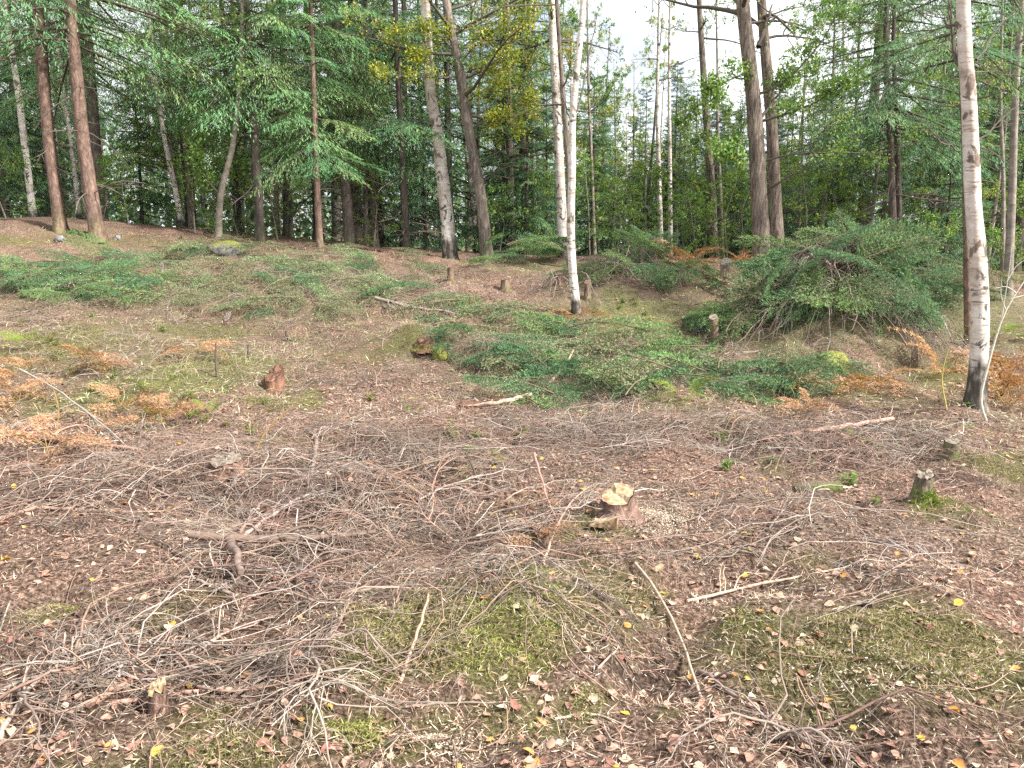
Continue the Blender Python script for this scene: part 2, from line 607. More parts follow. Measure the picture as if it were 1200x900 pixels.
P_MOSS, P_SOIL_SHADE, P_GREEN = gpatches(MOSS), gpatches(SOIL_SHADE), gpatches(GREEN)
P_GREEN = [(a, b, c, d, e * .7) for (a, b, c, d, e) in P_GREEN]


def field(pl, x, y):
    r = np.zeros_like(x)
    sc = .12 + .02 * np.clip(y, 0, 16)
    x, y = x + sc * 1.6 * fbm(x * 3.1 + 4, y * 3.1, 3), y + sc * 1.6 * fbm(x * 3.1, y * 3.1 + 31, 3)
    for (cx, cy, rx, ry, s) in pl:
        r = np.maximum(r, s * np.exp(-(((x - cx) / rx) ** 2 + ((y - cy) / ry) ** 2) ** 1.2 * .8))
    return r


ys = np.concatenate([np.linspace(-12, 1.4, 30)[:-1], np.arange(1.4, 6, .042), np.geomspace(6, 22, 150), np.geomspace(22.5, 90, 40), [120, 180, 300, 600]])
xh = np.concatenate([np.arange(0, 3, .045), np.geomspace(3.04, 14, 75), np.geomspace(14.8, 60, 25), [90, 150, 300, 600]])
xs = np.concatenate([-xh[:0:-1], xh])
GX, GY = np.meshgrid(xs, ys)
gz = H(GX.ravel(), GY.ravel())
gm = np.stack([field(P_MOSS, GX.ravel(), GY.ravel()), field(P_SOIL_SHADE, GX.ravel(), GY.ravel()), field(P_GREEN, GX.ravel(), GY.ravel())], 1)
forest = np.clip((GY.ravel() - 19) / 4, 0, 1)
gm[:, 2] = np.maximum(gm[:, 2], forest * .45)
gm[:, 0] += .12 * fbm(GX.ravel() * 1.3, GY.ravel() * 1.3, 2) + .08
idx = np.arange(len(gz)).reshape(GX.shape)
gf = np.stack([idx[:-1, :-1], idx[:-1, 1:], idx[1:, 1:], idx[1:, :-1]], -1).reshape(-1, 4)
mb = MB()
mb.add(np.stack([GX.ravel(), GY.ravel(), gz], 1), f4=gf, col=np.clip(gm, 0, 1))
link('ground', mb.mesh('ground', M['ground']), kind='structure')


def gnormal(x, y, e=.15):
    hx = (H(x + e, y) - H(x - e, y)) / (2 * e)
    hy = (H(x, y + e) - H(x, y - e)) / (2 * e)
    return norm(np.stack([-hx, -hy, np.ones_like(hx)], 1))


# ------------------------------------------------------------------ trees
def path_from_px(pts, Y, top_z):
    """trunk axis through photo pixels at the depth Y, carried on above the frame"""
    P = [at(x, y, Y) for (x, y) in pts]            # top .. bottom
    P = P[::-1]
    b = P[0]
    b[2] = H(b[0], b[1])[0] - .06
    P = np.array(P)
    d = P[-1] - P[-2] if len(P) > 1 else np.array([0, 0, 1.])
    d = d / np.linalg.norm(d)
    d[0] *= .5
    while P[-1][2] < top_z:
        d = d / np.linalg.norm(d)
        P = np.vstack([P, P[-1] + d * min(2.0, top_z - P[-1][2] + .05)])
        d[0] = d[0] * .8 + U(-.03, .03)
        d[1] = d[1] * .8 + U(-.03, .03)
    return P


def resample(P, n):
    s = np.concatenate([[0], np.cumsum(np.linalg.norm(np.diff(P, axis=0), axis=1))])
    t = np.linspace(0, 1, n) ** 1.15 * s[-1]
    Q = np.stack([np.interp(t, s, P[:, k]) for k in range(3)], 1)
    Q[1:-1] = .25 * Q[:-2] + .5 * Q[1:-1] + .25 * Q[2:]
    return Q


def trunk_mesh(name, P, r_base, mat, k=12, flare=.35, rough=.05, moss_r=0):
    n = 46 if k > 9 else 22
    Q = resample(P, n)
    h = Q[:, 2] - Q[0, 2]
    Rr = r_base * (1 - .86 * (h / h[-1]) ** 1.0)
    Rr = Rr * (1 + flare * np.exp(-h / max(.12, r_base * 1.4)))
    ph = U(0, 6.28)
    th = np.arange(k) * 2 * math.pi / k
    rr_ = rng.normal(size=(n, k))
    rr_ = .5 * rr_ + .25 * np.roll(rr_, 1, 0) + .25 * np.roll(rr_, 1, 1)
    lob = 1 + (.3 * np.cos(4 * th + ph) + .12 * np.cos(7 * th - ph))[None] * np.exp(-h / (.9 * r_base + .05))[:, None] * flare * 1.6 + rough * rr_ * 1.1
    mb = MB()
    R2 = (Rr[:, None] * lob)[None]
    tubes(mb, Q[None], R2, k)
    return mb.mesh(name, mat, origin=Q[0]), Q, Rr


def sprout(P, R, n, tmin, tmax, lmin, lmax, spread, up, Nc, taper=.55):
    """child shoots on every path of P: returns paths and radii"""
    M_, N_ = P.shape[:2]
    t = U(tmin, tmax, (M_, n))
    f = t * (N_ - 1)
    i = np.minimum(f.astype(int), N_ - 2)
    w = (f - i)[..., None]
    m = np.arange(M_)[:, None]
    base = P[m, i] * (1 - w) + P[m, i + 1] * w
    tan = norm(P[m, i + 1] - P[m, i])
    r0 = (R[m, i] * (1 - w[..., 0]) + R[m, i + 1] * w[..., 0]) * taper
    base, tan, r0, t = base.reshape(-1, 3), tan.reshape(-1, 3), r0.ravel(), t.ravel()
    K = len(base)
    d = norm(tan * (1 - spread) + rvec(K) * spread + np.array([0, 0, up]))
    plen = np.repeat(np.linalg.norm(P[:, -1] - P[:, 0], axis=1), n)
    L = U(lmin, lmax, K) * plen * (1.15 - .7 * t)
    Q = np.empty((K, Nc, 3))
    Q[:, 0] = base
    for k in range(1, Nc):
        d = norm(d + rvec(K) * .22 + np.array([0, 0, up * .25]))
        Q[:, k] = Q[:, k - 1] + d * (L / (Nc - 1))[:, None]
    Rc = np.maximum(r0[:, None] * np.linspace(1, .25, Nc)[None], .0016)
    return Q, Rc


OAK_L = [(.2, .29, .05), (.26, .34, .055), (.14, .23, .045), (.33, .37, .065), (.4, .39, .065), (.42, .36, .07)]
BIRCH_L = [(0.188, 0.263, 0.062), (0.25, 0.312, 0.069), (0.138, 0.213, 0.05), (0.35, 0.35, 0.075), (0.425, 0.362, 0.088)]
ASH_L = [(0.138, 0.263, 0.075), (0.188, 0.312, 0.081), (0.106, 0.213, 0.062), (0.25, 0.338, 0.094)]
GREENS = [(0.1, 0.188, 0.044), (0.15, 0.25, 0.056), (0.2, 0.3, 0.069)]


def limbs_from_trunk(Q, Rr, n, z0, z1, lmin, lmax, elev=(-.1, .7), droop=0.0, Nc=7, az=None):
    h = Q[:, 2] - Q[0, 2]
    hz = np.sort(U(z0, z1, n))
    base = np.stack([np.interp(hz, h, Q[:, k]) for k in range(3)], 1)
    r0 = np.interp(hz, h, Rr) * .42
    a = np.arange(n) * 2.4 + U(-.5, .5, n) if az is None else U(az[0], az[1], n)
    e = U(elev[0], elev[1], n)
    d = np.stack([np.cos(a) * np.cos(e), np.sin(a) * np.cos(e), np.sin(e)], 1)
    L = U(lmin, lmax, n) * (1.15 - .6 * (hz - z0) / max(z1 - z0, .1))
    P = np.empty((n, Nc, 3))
    P[:, 0] = base
    for k in range(1, Nc):
        d = norm(d + rvec(n) * .17 + np.array([0, 0, -droop]))
        P[:, k] = P[:, k - 1] + d * (L / (Nc - 1))[:, None]
    r0 = np.minimum(r0, .016 * L + .006)
    return P, r0[:, None] * np.linspace(1, .25, Nc)[None]


def leafy(mbw, mbl, P, R, cols, leaf=.06, n1=5, n2=4, nl=11, up=.1, lcol_jit=.2, wcol=(.1, .085, .07), ratio=.55, spread=.55):
    tubes(mbw, P, R, 5, wcol)
    Q1, R1 = sprout(P, R, n1, .25, 1, .3, .6, spread, up, 6)
    tubes(mbw, Q1, R1, 4, wcol)
    Q2, R2 = sprout(Q1, R1, n2, .25, 1, .35, .75, spread, up * .5, 3)
    tubes(mbw, Q2, R2, 3, wcol)
    K = len(Q2)
    t = U(.15, 1, (K, nl)) * (Q2.shape[1] - 1)
    i = np.minimum(t.astype(int), Q2.shape[1] - 2)
    w = (t - i)[..., None]
    m = np.arange(K)[:, None]
    p = (Q2[m, i] * (1 - w) + Q2[m, i + 1] * w).reshape(-1, 3)
    n = len(p)
    p = p + rng.normal(size=(n, 3)) * leaf * .45
    d = norm(rvec(n) + np.array([0, 0, -.35]))
    nn = norm(rvec(n) * .8 + np.array([0, 0, 1.0]))
    # colour keyed to the twig so that clumps differ
    cl = pick(cols, K, .12)
    c = np.repeat(cl, nl, axis=0) * (1 + U(-lcol_jit, lcol_jit, (n, 1)))
    L = leaf * U(.65, 1.2, n)
    diamonds(mbl, p, d, nn, L, L * ratio, np.clip(c, 0, 1))


def deciduous(name, pts, Y, wpx, label, mat, top=12, n=26, z0=3.0, lmin=1.2, lmax=2.6, cols=OAK_L, leaf=.06,
              elev=(-.1, .7), droop=0.0, n1=5, n2=4, nl=8, wcol=(.1, .085, .07), k=12, group=None, extra=(), az=None, flare=.35, cat='tree'):
    base_z = H(*at(pts[-1][0], pts[-1][1], Y)[:2])[0]
    P = path_from_px(pts, Y, base_z + top)
    root = link(name, None, loc=P[0], label=label, cat=cat, group=group)
    tm, Q, Rr = trunk_mesh(name + '_trunk', P, wpx * m_per_px(Y) / 2 * .95, mat, k, flare)
    link('trunk', tm, root)
    if n:
        mbw, mbl = MB(), MB()
        LP, LR = limbs_from_trunk(Q, Rr, n, z0, top * .97, lmin, lmax, elev, droop, az=az)
        leafy(mbw, mbl, LP, LR, cols, leaf, n1, n2, nl, wcol=wcol)
        link('limbs', mbw.mesh(name + '_limbs', M['twig'], origin=Q[0]), root, kind='stuff')
        link('crown', mbl.mesh(name + '_crown', M['leaf'], origin=Q[0]), root, kind='stuff')
    for e in extra:                                     # limbs the photo shows one by one: pixels, thickness px, depth drift
        epts, ew, dy = e[:3]
        lf = e[3] if len(e) > 3 else 0
        E = np.array([at(x, y, Y + dy * i / (len(epts) - 1)) for i, (x, y) in enumerate(epts)])
        E[:, 1] += 0
        m_ = 9
        E = resample(E, m_)
        E[1:-1] += rng.normal(size=(m_ - 2, 3)) * .012
        ER = np.linspace(1, .25, m_) * ew * m_per_px(Y) / 2
        mb1 = MB()
        tubes(mb1, E, ER, 6, wcol)
        S1, SR1 = sprout(E[None], ER[None], 7, .2, 1, .2, .5, .45, .08, 6)
        tubes(mb1, S1, SR1, 4, wcol)
        S2, SR2 = sprout(S1, SR1, 3, .2, 1, .3, .6, .5, .05, 4)
        tubes(mb1, S2, SR2, 3, wcol)
        br = link('branch', mb1.mesh('branch', M['twig'], origin=Q[0]), root)
        if lf:
            mb2 = MB()
            m2 = np.repeat(S2.reshape(-1, 3), lf * 4, axis=0)
            m2 = m2 + rng.normal(size=m2.shape) * leaf * 1.3
            q = len(m2)
            diamonds(mb2, m2, norm(rvec(q) + np.array([0, 0, -.3])), norm(rvec(q) * .8 + np.array([0, 0, 1.])), leaf * U(.7, 1.3, q), leaf * .55, pick(cols, q, .2))
            link('foliage', mb2.mesh('foliage', M['leaf'], origin=Q[0]), br, kind='stuff')
    return root


# --- spruce bough templates (length 1 along +X, lying in XY, drooping in -Z)
def bough_template(seed, nside=13, hang=.35, fine=1.0):
    r = np.random.default_rng(seed)
    pos, dr, ln = [], [], []
    axis = lambda t: np.stack([t, .03 * np.sin(5 * t), .06 * np.sin(3 * t) - .18 * t ** 2 + .09 * t ** 5], -1)
    for s in (-1, 1):
        for i in range(nside):
            t = .1 + .88 * (i + r.uniform(0, .8)) / nside
            b = axis(np.array(t))
            l = (.42 * (1 - t) ** .75 + .06) * r.uniform(.7, 1.15) * min(1, t * 4)
            ang = rad(r.uniform(40, 62))
            d = np.array([math.cos(ang), s * math.sin(ang), -hang * r.uniform(.4, 1.3)])
            d /= np.linalg.norm(d)
            k = max(3, int(l / .038 * fine))
            for j in range(k):
                u = (j + r.uniform(0, 1)) / k
                p = b + d * l * u + np.array([0, 0, -.25 * hang * l * u * u])
                sd = 1 if j % 2 else -1
                d2 = d + np.array([d[1], -d[0], 0]) * sd * r.uniform(.4, .9) + np.array([.1, 0, -hang * r.uniform(.3, 1.4)]) + r.normal(size=3) * .12
                pos.append(p)
                dr.append(d2)
                ln.append(r.uniform(.09, .15) * (1.1 - .45 * u))
            pos.append(b + d * l * .7)
            dr.append(d + np.array([0, 0, -.25 * hang]))
            ln.append(.12)
    for j in range(14):
        t = .3 + .7 * j / 14
        pos.append(axis(np.array(t)))
        dr.append(np.array([1, r.uniform(-.3, .3), -.1]))
        ln.append(.12)
    return np.array(pos), norm(np.array(dr)), np.array(ln)


TEMPL = [bough_template(s, 16, hg, 1.75) for s, hg in ((1, .3), (2, .55), (3, .8), (4, .45), (5, .65))]
TEMPL_C = [bough_template(s, 7, hg, .7) for s, hg in ((1, .3), (2, .55), (3, .8))]
TEMPL_M = [bough_template(s, 12, hg, 1.05) for s, hg in ((11, .3), (12, .55), (13, .8), (14, .5))]          # for boughs high up or far off


def put_boughs(mb, base, az, pitch, L, cols, width=.0145, coarse=None):
    """place bough templates: base (n,3), azimuth, pitch up, length"""
    n = len(base)
    cb = pick(cols, n, .18)
    for k in range(n):
        cs = 0 if coarse is None else coarse[k]
        tp = (TEMPL, TEMPL_C, TEMPL_M)[int(cs)]
        p, d, l = tp[rng.integers(len(tp))]
        f = (.62, 1.9, .95)[int(cs)]
        ca, sa, ce, se = math.cos(az[k]), math.sin(az[k]), math.cos(pitch[k]), math.sin(pitch[k])
        ro = U(-.25, .25)
        X = np.array([ca * ce, sa * ce, se])
        Yv = np.array([-sa, ca, 0]) * math.cos(ro) + np.array([-ca * se, -sa * se, ce]) * math.sin(ro)
        Z = np.cross(X, Yv)
        Rm = np.stack([X, Yv, Z], 0)
        q = base[k] + (p * L[k]) @ Rm
        dd = d @ Rm
        m = len(q)
        tipf = np.clip(p[:, 0] + np.abs(p[:, 1]) * 1.2, 0, 1)[:, None]
        c = cb[k] * (1 + U(-.12, .12, (m, 1))) * (.85 + .35 * tipf)      # lighter green towards the tips
        diamonds(mb, q, dd, norm(np.array([0, 0, 1.]) + rvec(m) * .45), l * f * max(.55, L[k] ** .35), width * (.75, 1.7, 1.0)[int(cs)] * max(.75, L[k] ** .3) * U(.8, 1.3, m), np.clip(c, 0, 1), fold=-.3, mid=.4)


SPR = [(0.086, 0.178, 0.086), (0.115, 0.218, 0.098), (0.069, 0.149, 0.075), (0.138, 0.23, 0.098)]
SPR_DARK = [(.05, .105, .06), (.065, .13, .068), (.08, .15, .072)]
SPR_LIGHT = [(0.132, 0.276, 0.121), (0.167, 0.31, 0.127), (0.109, 0.23, 0.103), (0.207, 0.31, 0.127)]


def spruce_crown(Q, z0, top, nb, lmax, cols, lmin=.35, azr=None, skew=1.0, far=False):
    h = Q[:, 2] - Q[0, 2]
    hz = z0 + (top - z0) * np.sort(U(0, 1, nb)) ** skew
    base = np.stack([np.interp(hz, h, Q[:, k]) for k in range(3)], 1)
    az = (np.arange(nb) * 2.399 + U(-.4, .4, nb)) if azr is None else U(azr[0], azr[1], nb)
    f = (hz - z0) / (top - z0)
    L = (lmin + (lmax - lmin) * np.minimum(1, (1 - f) * 1.25)) * U(.65, 1.1, nb)
    pitch = -.28 + .7 * f + U(-.15, .15, nb)
    mb = MB()
    put_boughs(mb, base, az, pitch, L, cols, coarse=np.where(hz > 11, 1, 2) if far else (hz > 7.3).astype(int))
    # woody axes of the boughs
    T = np.linspace(0, 1, 5)
    ax = np.stack([np.cos(az) * np.cos(pitch), np.sin(az) * np.cos(pitch), np.sin(pitch)], 1)
    P = base[:, None] + ax[:, None] * (T[None, :, None] * L[:, None, None] * .85)
    P[:, :, 2] -= (T ** 2)[None] * L[:, None] * .12
    mbw = MB()
    tubes(mbw, P, .011 * L[:, None] ** .7 * np.linspace(1.2, .3, 5)[None], 3, (.075, .055, .042))
    return mb, mbw


def dead_limbs(mb, Q, Rr, n, z0, z1, lmin=.3, lmax=1.3, col=(.13, .105, .09)):
    P, R = limbs_from_trunk(Q, Rr, n, z0, z1, lmin, lmax, (-.35, .2), .05, 6)
    R = np.minimum(R, .011)
    tubes(mb, P, R, 4, col)
    S, SR = sprout(P, R, 5, .25, 1, .2, .5, .5, -.05, 4, .6)
    tubes(mb, S, SR, 3, col)


def spruce(name, pts, Y, wpx, label, mat, top=15, z0=4.5, nb=70, lmax=1.9, cols=SPR, dead=14, dz=(.4, 5), k=12, group=None, azr=None, lmin=.4, dl=(.3, 1.3)):
    bz = H(*at(pts[-1][0], pts[-1][1], Y)[:2])[0]
    P = path_from_px(pts, Y, bz + top)
    root = link(name, None, loc=P[0], label=label, cat='tree', group=group)
    tm, Q, Rr = trunk_mesh(name + '_trunk', P, wpx * m_per_px(Y) / 2 * .95, mat, k, .4)
    link('trunk', tm, root)
    cm, wm = spruce_crown(Q, z0 * .85, top, int(nb * 1.18), lmax * 1.15, cols, lmin, azr, 1.35)
    if dead:
        dead_limbs(wm, Q, Rr, dead, dz[0], dz[1], *dl)
    link('limbs', wm.mesh(name + '_limbs', M['twig'], origin=Q[0]), root, kind='stuff')
    link('crown', cm.mesh(name + '_crown', M['needle'], origin=Q[0]), root, kind='stuff')
    return root


S_, D_ = M['spruce_bark'], M['dark_bark']
# left group
deciduous('birch_tree', [(4, 0), (14, 60), (22, 110), (30, 180), (37, 232)], 19, 9, 'slim leaning white birch left of two reddish spruce trunks', M['birch'], 11, 14, 4.5, .8, 1.6, BIRCH_L, .05, k=8,
          extra=[([(10, 45), (0, 20)], 2, .3)])
spruce('spruce_tree', [(44, 0), (50, 80), (58, 170), (72, 274)], 16.3, 15, 'reddish brown spruce trunk with mossy foot beside slim leaning birch', S_, 15, 5.4, 55, 2.3, SPR, 22, (1, 5.6), dl=(.5, 1.6))
spruce('spruce_tree', [(82, 0), (88, 70), (97, 165), (115, 280)], 16, 17, 'reddish brown spruce trunk with many broken branch stubs, right of a similar mossy-footed trunk', S_, 15, 4.4, 95, 3.2, SPR_LIGHT, 26, (.6, 5), dl=(.2, 1.5))
deciduous('birch_tree', [(72, 90), (80, 140), (86, 190), (92, 240)], 21, 6, 'thin white birch stem standing between the two reddish spruce trunks', M['birch'], 9, 12, 4.5, .7, 1.3, BIRCH_L, .05, k=8)
spruce('spruce_tree', [(104, 60), (110, 140), (118, 245)], 19.5, 13, 'dark spruce trunk close behind the stub-covered reddish trunk', D_, 14, 3.9, 90, 3.0, SPR_LIGHT, 18, (.8, 5))
deciduous('birch_tree', [(186, 120), (192, 160), (202, 205), (214, 266)], 20, 7, 'thin pale birch leaning left in front of the dark thicket', M['birch'], 8, 10, 4.0, .7, 1.3, BIRCH_L, .05, k=8)
spruce('spruce_tree', [(208, 60), (214, 160), (222, 262)], 23, 9, 'slender dark spruce trunk right behind the thin left-leaning birch', D_, 14, 3.4, 90, 2.8, SPR_LIGHT, 16, (.8, 5), k=8)
deciduous('curved_tree', [(282, 90), (278, 130), (274, 165), (270, 190), (260, 212), (257, 245), (256, 283)], 17.6, 8.5, 'grey tree with an S-bent trunk behind the grey boulder', M['smooth_bark'], 8, 26, 2.3, .9, 1.9, ASH_L, .07, k=8,
          extra=[([(258, 230), (246, 215), (232, 195), (226, 178)], 3, -.4, 3)])
spruce('spruce_tree', [(290, 30), (297, 140), (306, 288)], 18, 11, 'dark straight spruce trunk right of the S-bent grey tree', D_, 15, 3.2, 105, 2.7, SPR_LIGHT, 18, (.8, 4))
spruce('spruce_tree', [(366, 60), (370, 180), (375, 294)], 17, 8.5, 'young spruce with reddish trunk and spreading light green lower boughs', S_, 9, 2.3, 60, 1.35, SPR_LIGHT, 10, (.3, 2.2), k=10, dl=(.15, .5))
spruce('spruce_tree', [(396, 60), (402, 180), (411, 298)], 19, 14, 'stout brown spruce trunk beside the young light green spruce', D_, 16, 3.2, 105, 2.6, SPR_LIGHT, 16, (.8, 4))
spruce('spruce_tree', [(432, 120), (437, 240), (440, 300)], 20.5, 9, 'short-looking dark trunk under low spruce boughs', D_, 13, 2.5, 80, 2.1, SPR, 14, (.4, 3), k=8)
spruce('spruce_tree', [(466, 80), (472, 200), (478, 308)], 18.6, 9, 'slim dark spruce trunk left of the large leaning birch', D_, 13, 3.2, 70, 2.0, SPR, 20, (.5, 4), k=8, dl=(.4, 1.4))
deciduous('birch_tree', [(498, 0), (501, 60), (504, 110), (512, 150), (518, 205), (524, 255), (528, 308)], 18, 17, 'large white birch leaning left in front of the dark spruce stand', M['birch_tall'], 13, 18, 5.2, 1.2, 2.2, BIRCH_L, .055, k=14)
deciduous('oak_tree', [(522, 0), (530, 40), (540, 85), (546, 130), (553, 172), (561, 215), (567, 260), (571, 305)], 17.6, 15, 'grey brown oak with yellowing leaves and thin bare lower limbs, right of leaning birch', M['oak_bark'], 12, 30, 3.0, 1.4, 2.8, OAK_L, .065, elev=(-.15, .5), n1=6, n2=5, nl=10, k=14,
          extra=[([(541, 90), (520, 92), (490, 90), (445, 85)], 2.4, -.6, 2), ([(537, 52), (515, 52), (500, 58), (485, 65)], 2.2, -.4, 2), ([(548, 84), (575, 76), (600, 68)], 2.2, -.4, 2),
                 ([(560, 190), (580, 180), (600, 172), (620, 175)], 2, -.5, 0), ([(567, 212), (585, 200), (605, 190)], 2.5, -.6, 0), ([(543, 70), (565, 45), (585, 30), (620, 22)], 2, -.3, 3), ([(535, 60), (515, 40), (490, 30), (455, 40)], 2, -.6, 3), ([(545, 120), (570, 105), (600, 110), (625, 120)], 2, -.6, 3), ([(550, 150), (580, 140), (610, 150)], 2, -.5, 3)])
deciduous('birch_tree', [(528, 20), (536, 90), (545, 160), (552, 220), (560, 298)], 22, 7, 'thin white birch half hidden between the leaning birch and the oak', M['birch'], 12, 14, 5, 1.0, 1.8, BIRCH_L, .055, k=8)
deciduous('birch_tree', [(646, 0), (649, 60), (652, 120), (655, 180), (658, 240), (660, 298)], 18.4, 13, 'straight white birch just behind a thin brown stem', M['birch'], 13, 22, 4.6, 1.1, 2.2, BIRCH_L, .055, k=12)
deciduous('slim_tree', [(652, 0), (656, 60), (660, 110), (664, 165), (667, 220), (668, 290)], 16.6, 7.5, 'thin pinkish brown stem in front of the straight white birch', M['pine_bark'], 12, 22, 3.2, .8, 1.8, BIRCH_L, .06, k=10)
deciduous('birch_tree', [(684, 0), (680, 50), (674, 100), (670, 150), (671, 200), (669, 245), (669, 290), (672, 330), (676, 368)], 12.5, 11, 'slender crooked white birch with black foot standing in the clearing', M['birch'], 10, 16, 4.6, .8, 1.7, BIRCH_L, .05, k=12,
          extra=[([(676, 130), (686, 90), (692, 50), (700, 15)], 2.5, .4), ([(671, 150), (661, 120), (654, 95)], 2, .3)])
deciduous('slim_tree', [(690, 120), (693, 180), (697, 292)], 23, 5.5, 'thin grey stem just right of the crooked white birch', M['smooth_bark'], 9, 14, 3, .8, 1.6, ASH_L, .07, k=8)
# right of the centre
deciduous('birch_tree', [(772, 30), (770, 120), (772, 200), (775, 300)], 26, 7, 'left one of two slim pale birches under the open sky', M['birch'], 11, 10, 5.5, .7, 1.3, BIRCH_L, .05, k=8, nl=5)
deciduous('birch_tree', [(784, 100), (785, 180), (786, 300)], 26, 6, 'right one of two slim pale birches under the open sky', M['birch'], 11, 10, 5.5, .7, 1.3, BIRCH_L, .05, k=8, nl=5)
deciduous('slim_tree', [(766, 160), (760, 220), (758, 300)], 28, 5, 'thin dark stem left of the two slim birches', M['dark_bark'], 8, 10, 3, .7, 1.4, ASH_L, .07, k=8)
deciduous('pine_tree', [(819, 0), (824, 80), (829, 160), (834, 220), (838, 300)], 24, 11, 'tall mossy brown trunk left of the thick forked tree', M['pine_bark'], 14, 14, 5.5, 1.0, 2.0, ASH_L, .06, k=10, nl=5)
deciduous('slim_tree', [(841, 160), (844, 220), (847, 300)], 24.6, 6, 'slim grey stem touching the tall mossy brown trunk', M['smooth_bark'], 9, 10, 3.5, .7, 1.4, ASH_L, .06, k=8)
deciduous('oak_tree', [(869, 0), (876, 55), (882, 110), (886, 160), (888, 210), (891, 260), (894, 320)], 16, 22, 'thick grey brown tree with long bare limbs reaching right behind the brush heap', M['pine_bark'], 13, 24, 4.2, 1.4, 3.0, ASH_L, .075, elev=(-.1, .5), k=14, nl=6,
          extra=[([(889, 55), (897, 30), (905, 5)], 7, .2), ([(893, 142), (915, 135), (940, 128), (975, 110), (1000, 90)], 3.5, -.5, 3), ([(890, 110), (915, 100), (940, 80), (965, 45), (985, 10)], 3.2, -.3, 2),
                 ([(890, 140), (905, 120), (925, 95), (945, 85)], 4, .5, 3), ([(872, 188), (855, 180), (836, 172)], 2.5, -.4, 2), ([(898, 188), (930, 180), (985, 178), (1040, 182), (1080, 165)], 2.6, -.8, 2),
                 ([(903, 220), (920, 210), (945, 198), (965, 188)], 3, -.8, 0), ([(885, 95), (870, 90), (850, 95), (830, 108)], 3, -.4, 3)])
deciduous('pine_tree', [(892, 0), (897, 60), (902, 120), (906, 180), (909, 240), (913, 312)], 17.2, 17, 'reddish grey trunk standing close behind the thick tree with bare limbs', M['pine_bark'], 13, 20, 4.6, 1.4, 2.6, ASH_L, .075, k=12, nl=6)
spruce('spruce_tree', [(1038, 60), (1043, 160), (1049, 335)], 17.5, 9, 'left one of two close dark spruce trunks right of the brush heap', D_, 14, 3.4, 80, 2.3, SPR, 18, (.5, 4), k=10)
spruce('spruce_tree', [(1047, 60), (1051, 160), (1056, 335)], 17.9, 7, 'right one of two close dark spruce trunks right of the brush heap', D_, 14, 3.8, 60, 2.2, SPR, 14, (.5, 4), k=10)
spruce('spruce_tree', [(1024, 120), (1016, 200), (1004, 320)], 21, 15, 'dark slanting spruce trunk in the shade behind the two close trunks', D_, 14, 2.6, 80, 2.4, SPR_DARK, 14, (.5, 4), k=10)
spruce('spruce_tree', [(1126, 60), (1132, 200), (1137, 390)], 11.6, 10, 'slim reddish spruce trunk half hidden behind the big white birch', S_, 10, 4.8, 40, 1.4, SPR, 8, (2.8, 5), k=10, dl=(.2, .8))
deciduous('birch_tree', [(1128, 0), (1131, 60), (1136, 120), (1138, 180), (1141, 250), (1147, 320), (1149, 380), (1146, 440), (1140, 492)], 7.3, 22.5, 'big near white birch with black cracked foot, beside a bare sapling', M['birch_tall'], 9, 16, 4.2, 1.0, 2.0, BIRCH_L, .05, k=20, flare=.45,
          extra=[([(1128, 95), (1118, 60), (1113, 20), (1108, -20)], 5, .3), ([(1124, 35), (1095, 20), (1065, 5)], 2.2, .3), ([(1124, 178), (1095, 160), (1080, 140)], 2, -.3), ([(1144, 70), (1165, 40), (1190, 10)], 3, .3),
                 ([(1146, 165), (1175, 140), (1200, 118)], 2.5, .2), ([(1124, 30), (1080, 38), (1030, 40)], 2, .4), ([(1140, 85), (1165, 85), (1195, 90)], 2, .4), ([(1126, 240), (1108, 243), (1080, 240)], 1.8, .3)])
deciduous('slim_tree', [(1193, 60), (1189, 130), (1187, 200), (1185, 310)], 14, 11, 'smooth grey trunk standing right of the big white birch', M['smooth_bark'], 10, 24, 3.0, .9, 2.0, BIRCH_L, .06, k=10)
deciduous('slim_tree', [(1172, 120), (1176, 200), (1178, 315)], 16, 6, 'thin grey stem between the big birch and the smooth grey trunk', M['smooth_bark'], 8, 14, 3.0, .8, 1.6, ASH_L, .06, k=8)

# ---- the wood behind: copies of a few full trees
def proto_spruce(top, z0, nb, lmax, cols, r, seed):
    P = np.array([[0, 0, 0], [U(-.1, .1), U(-.1, .1), top * .5], [U(-.2, .2), U(-.2, .2), top]])
    tm, Q, Rr = trunk_mesh('forest_spruce_trunk', P, r, D_, 8, .3)
    cm, wm = spruce_crown(Q, z0, top, int(nb * 1.12), lmax, cols, .4, far=True)
    dead_limbs(wm, Q, Rr, 14, .4, max(z0, 1.5), .4, 1.4)
    return [('trunk', tm, None), ('limbs', wm.mesh('forest_spruce_limbs', M['twig']), 'stuff'), ('crown', cm.mesh('forest_spruce_crown', M['needle']), 'stuff')]


def proto_leafy(top, z0, n, lmin, lmax, cols, leaf, r, mat, nl=12, n1=5, n2=4):
    P = np.array([[0, 0, 0], [U(-.2, .2), U(-.2, .2), top * .5], [U(-.5, .5), U(-.5, .5), top]])
    tm, Q, Rr = trunk_mesh('forest_leafy_trunk', P, r, mat, 8, .3)
    mbw, mbl = MB(), MB()
    LP, LR = limbs_from_trunk(Q, Rr, n, z0, top * .97, lmin, lmax)
    leafy(mbw, mbl, LP, LR, cols, leaf, n1, n2, nl)
    return [('trunk', tm, None), ('limbs', mbw.mesh('forest_leafy_limbs', M['twig']), 'stuff'), ('crown', mbl.mesh('forest_leafy_crown', M['leaf']), 'stuff')]


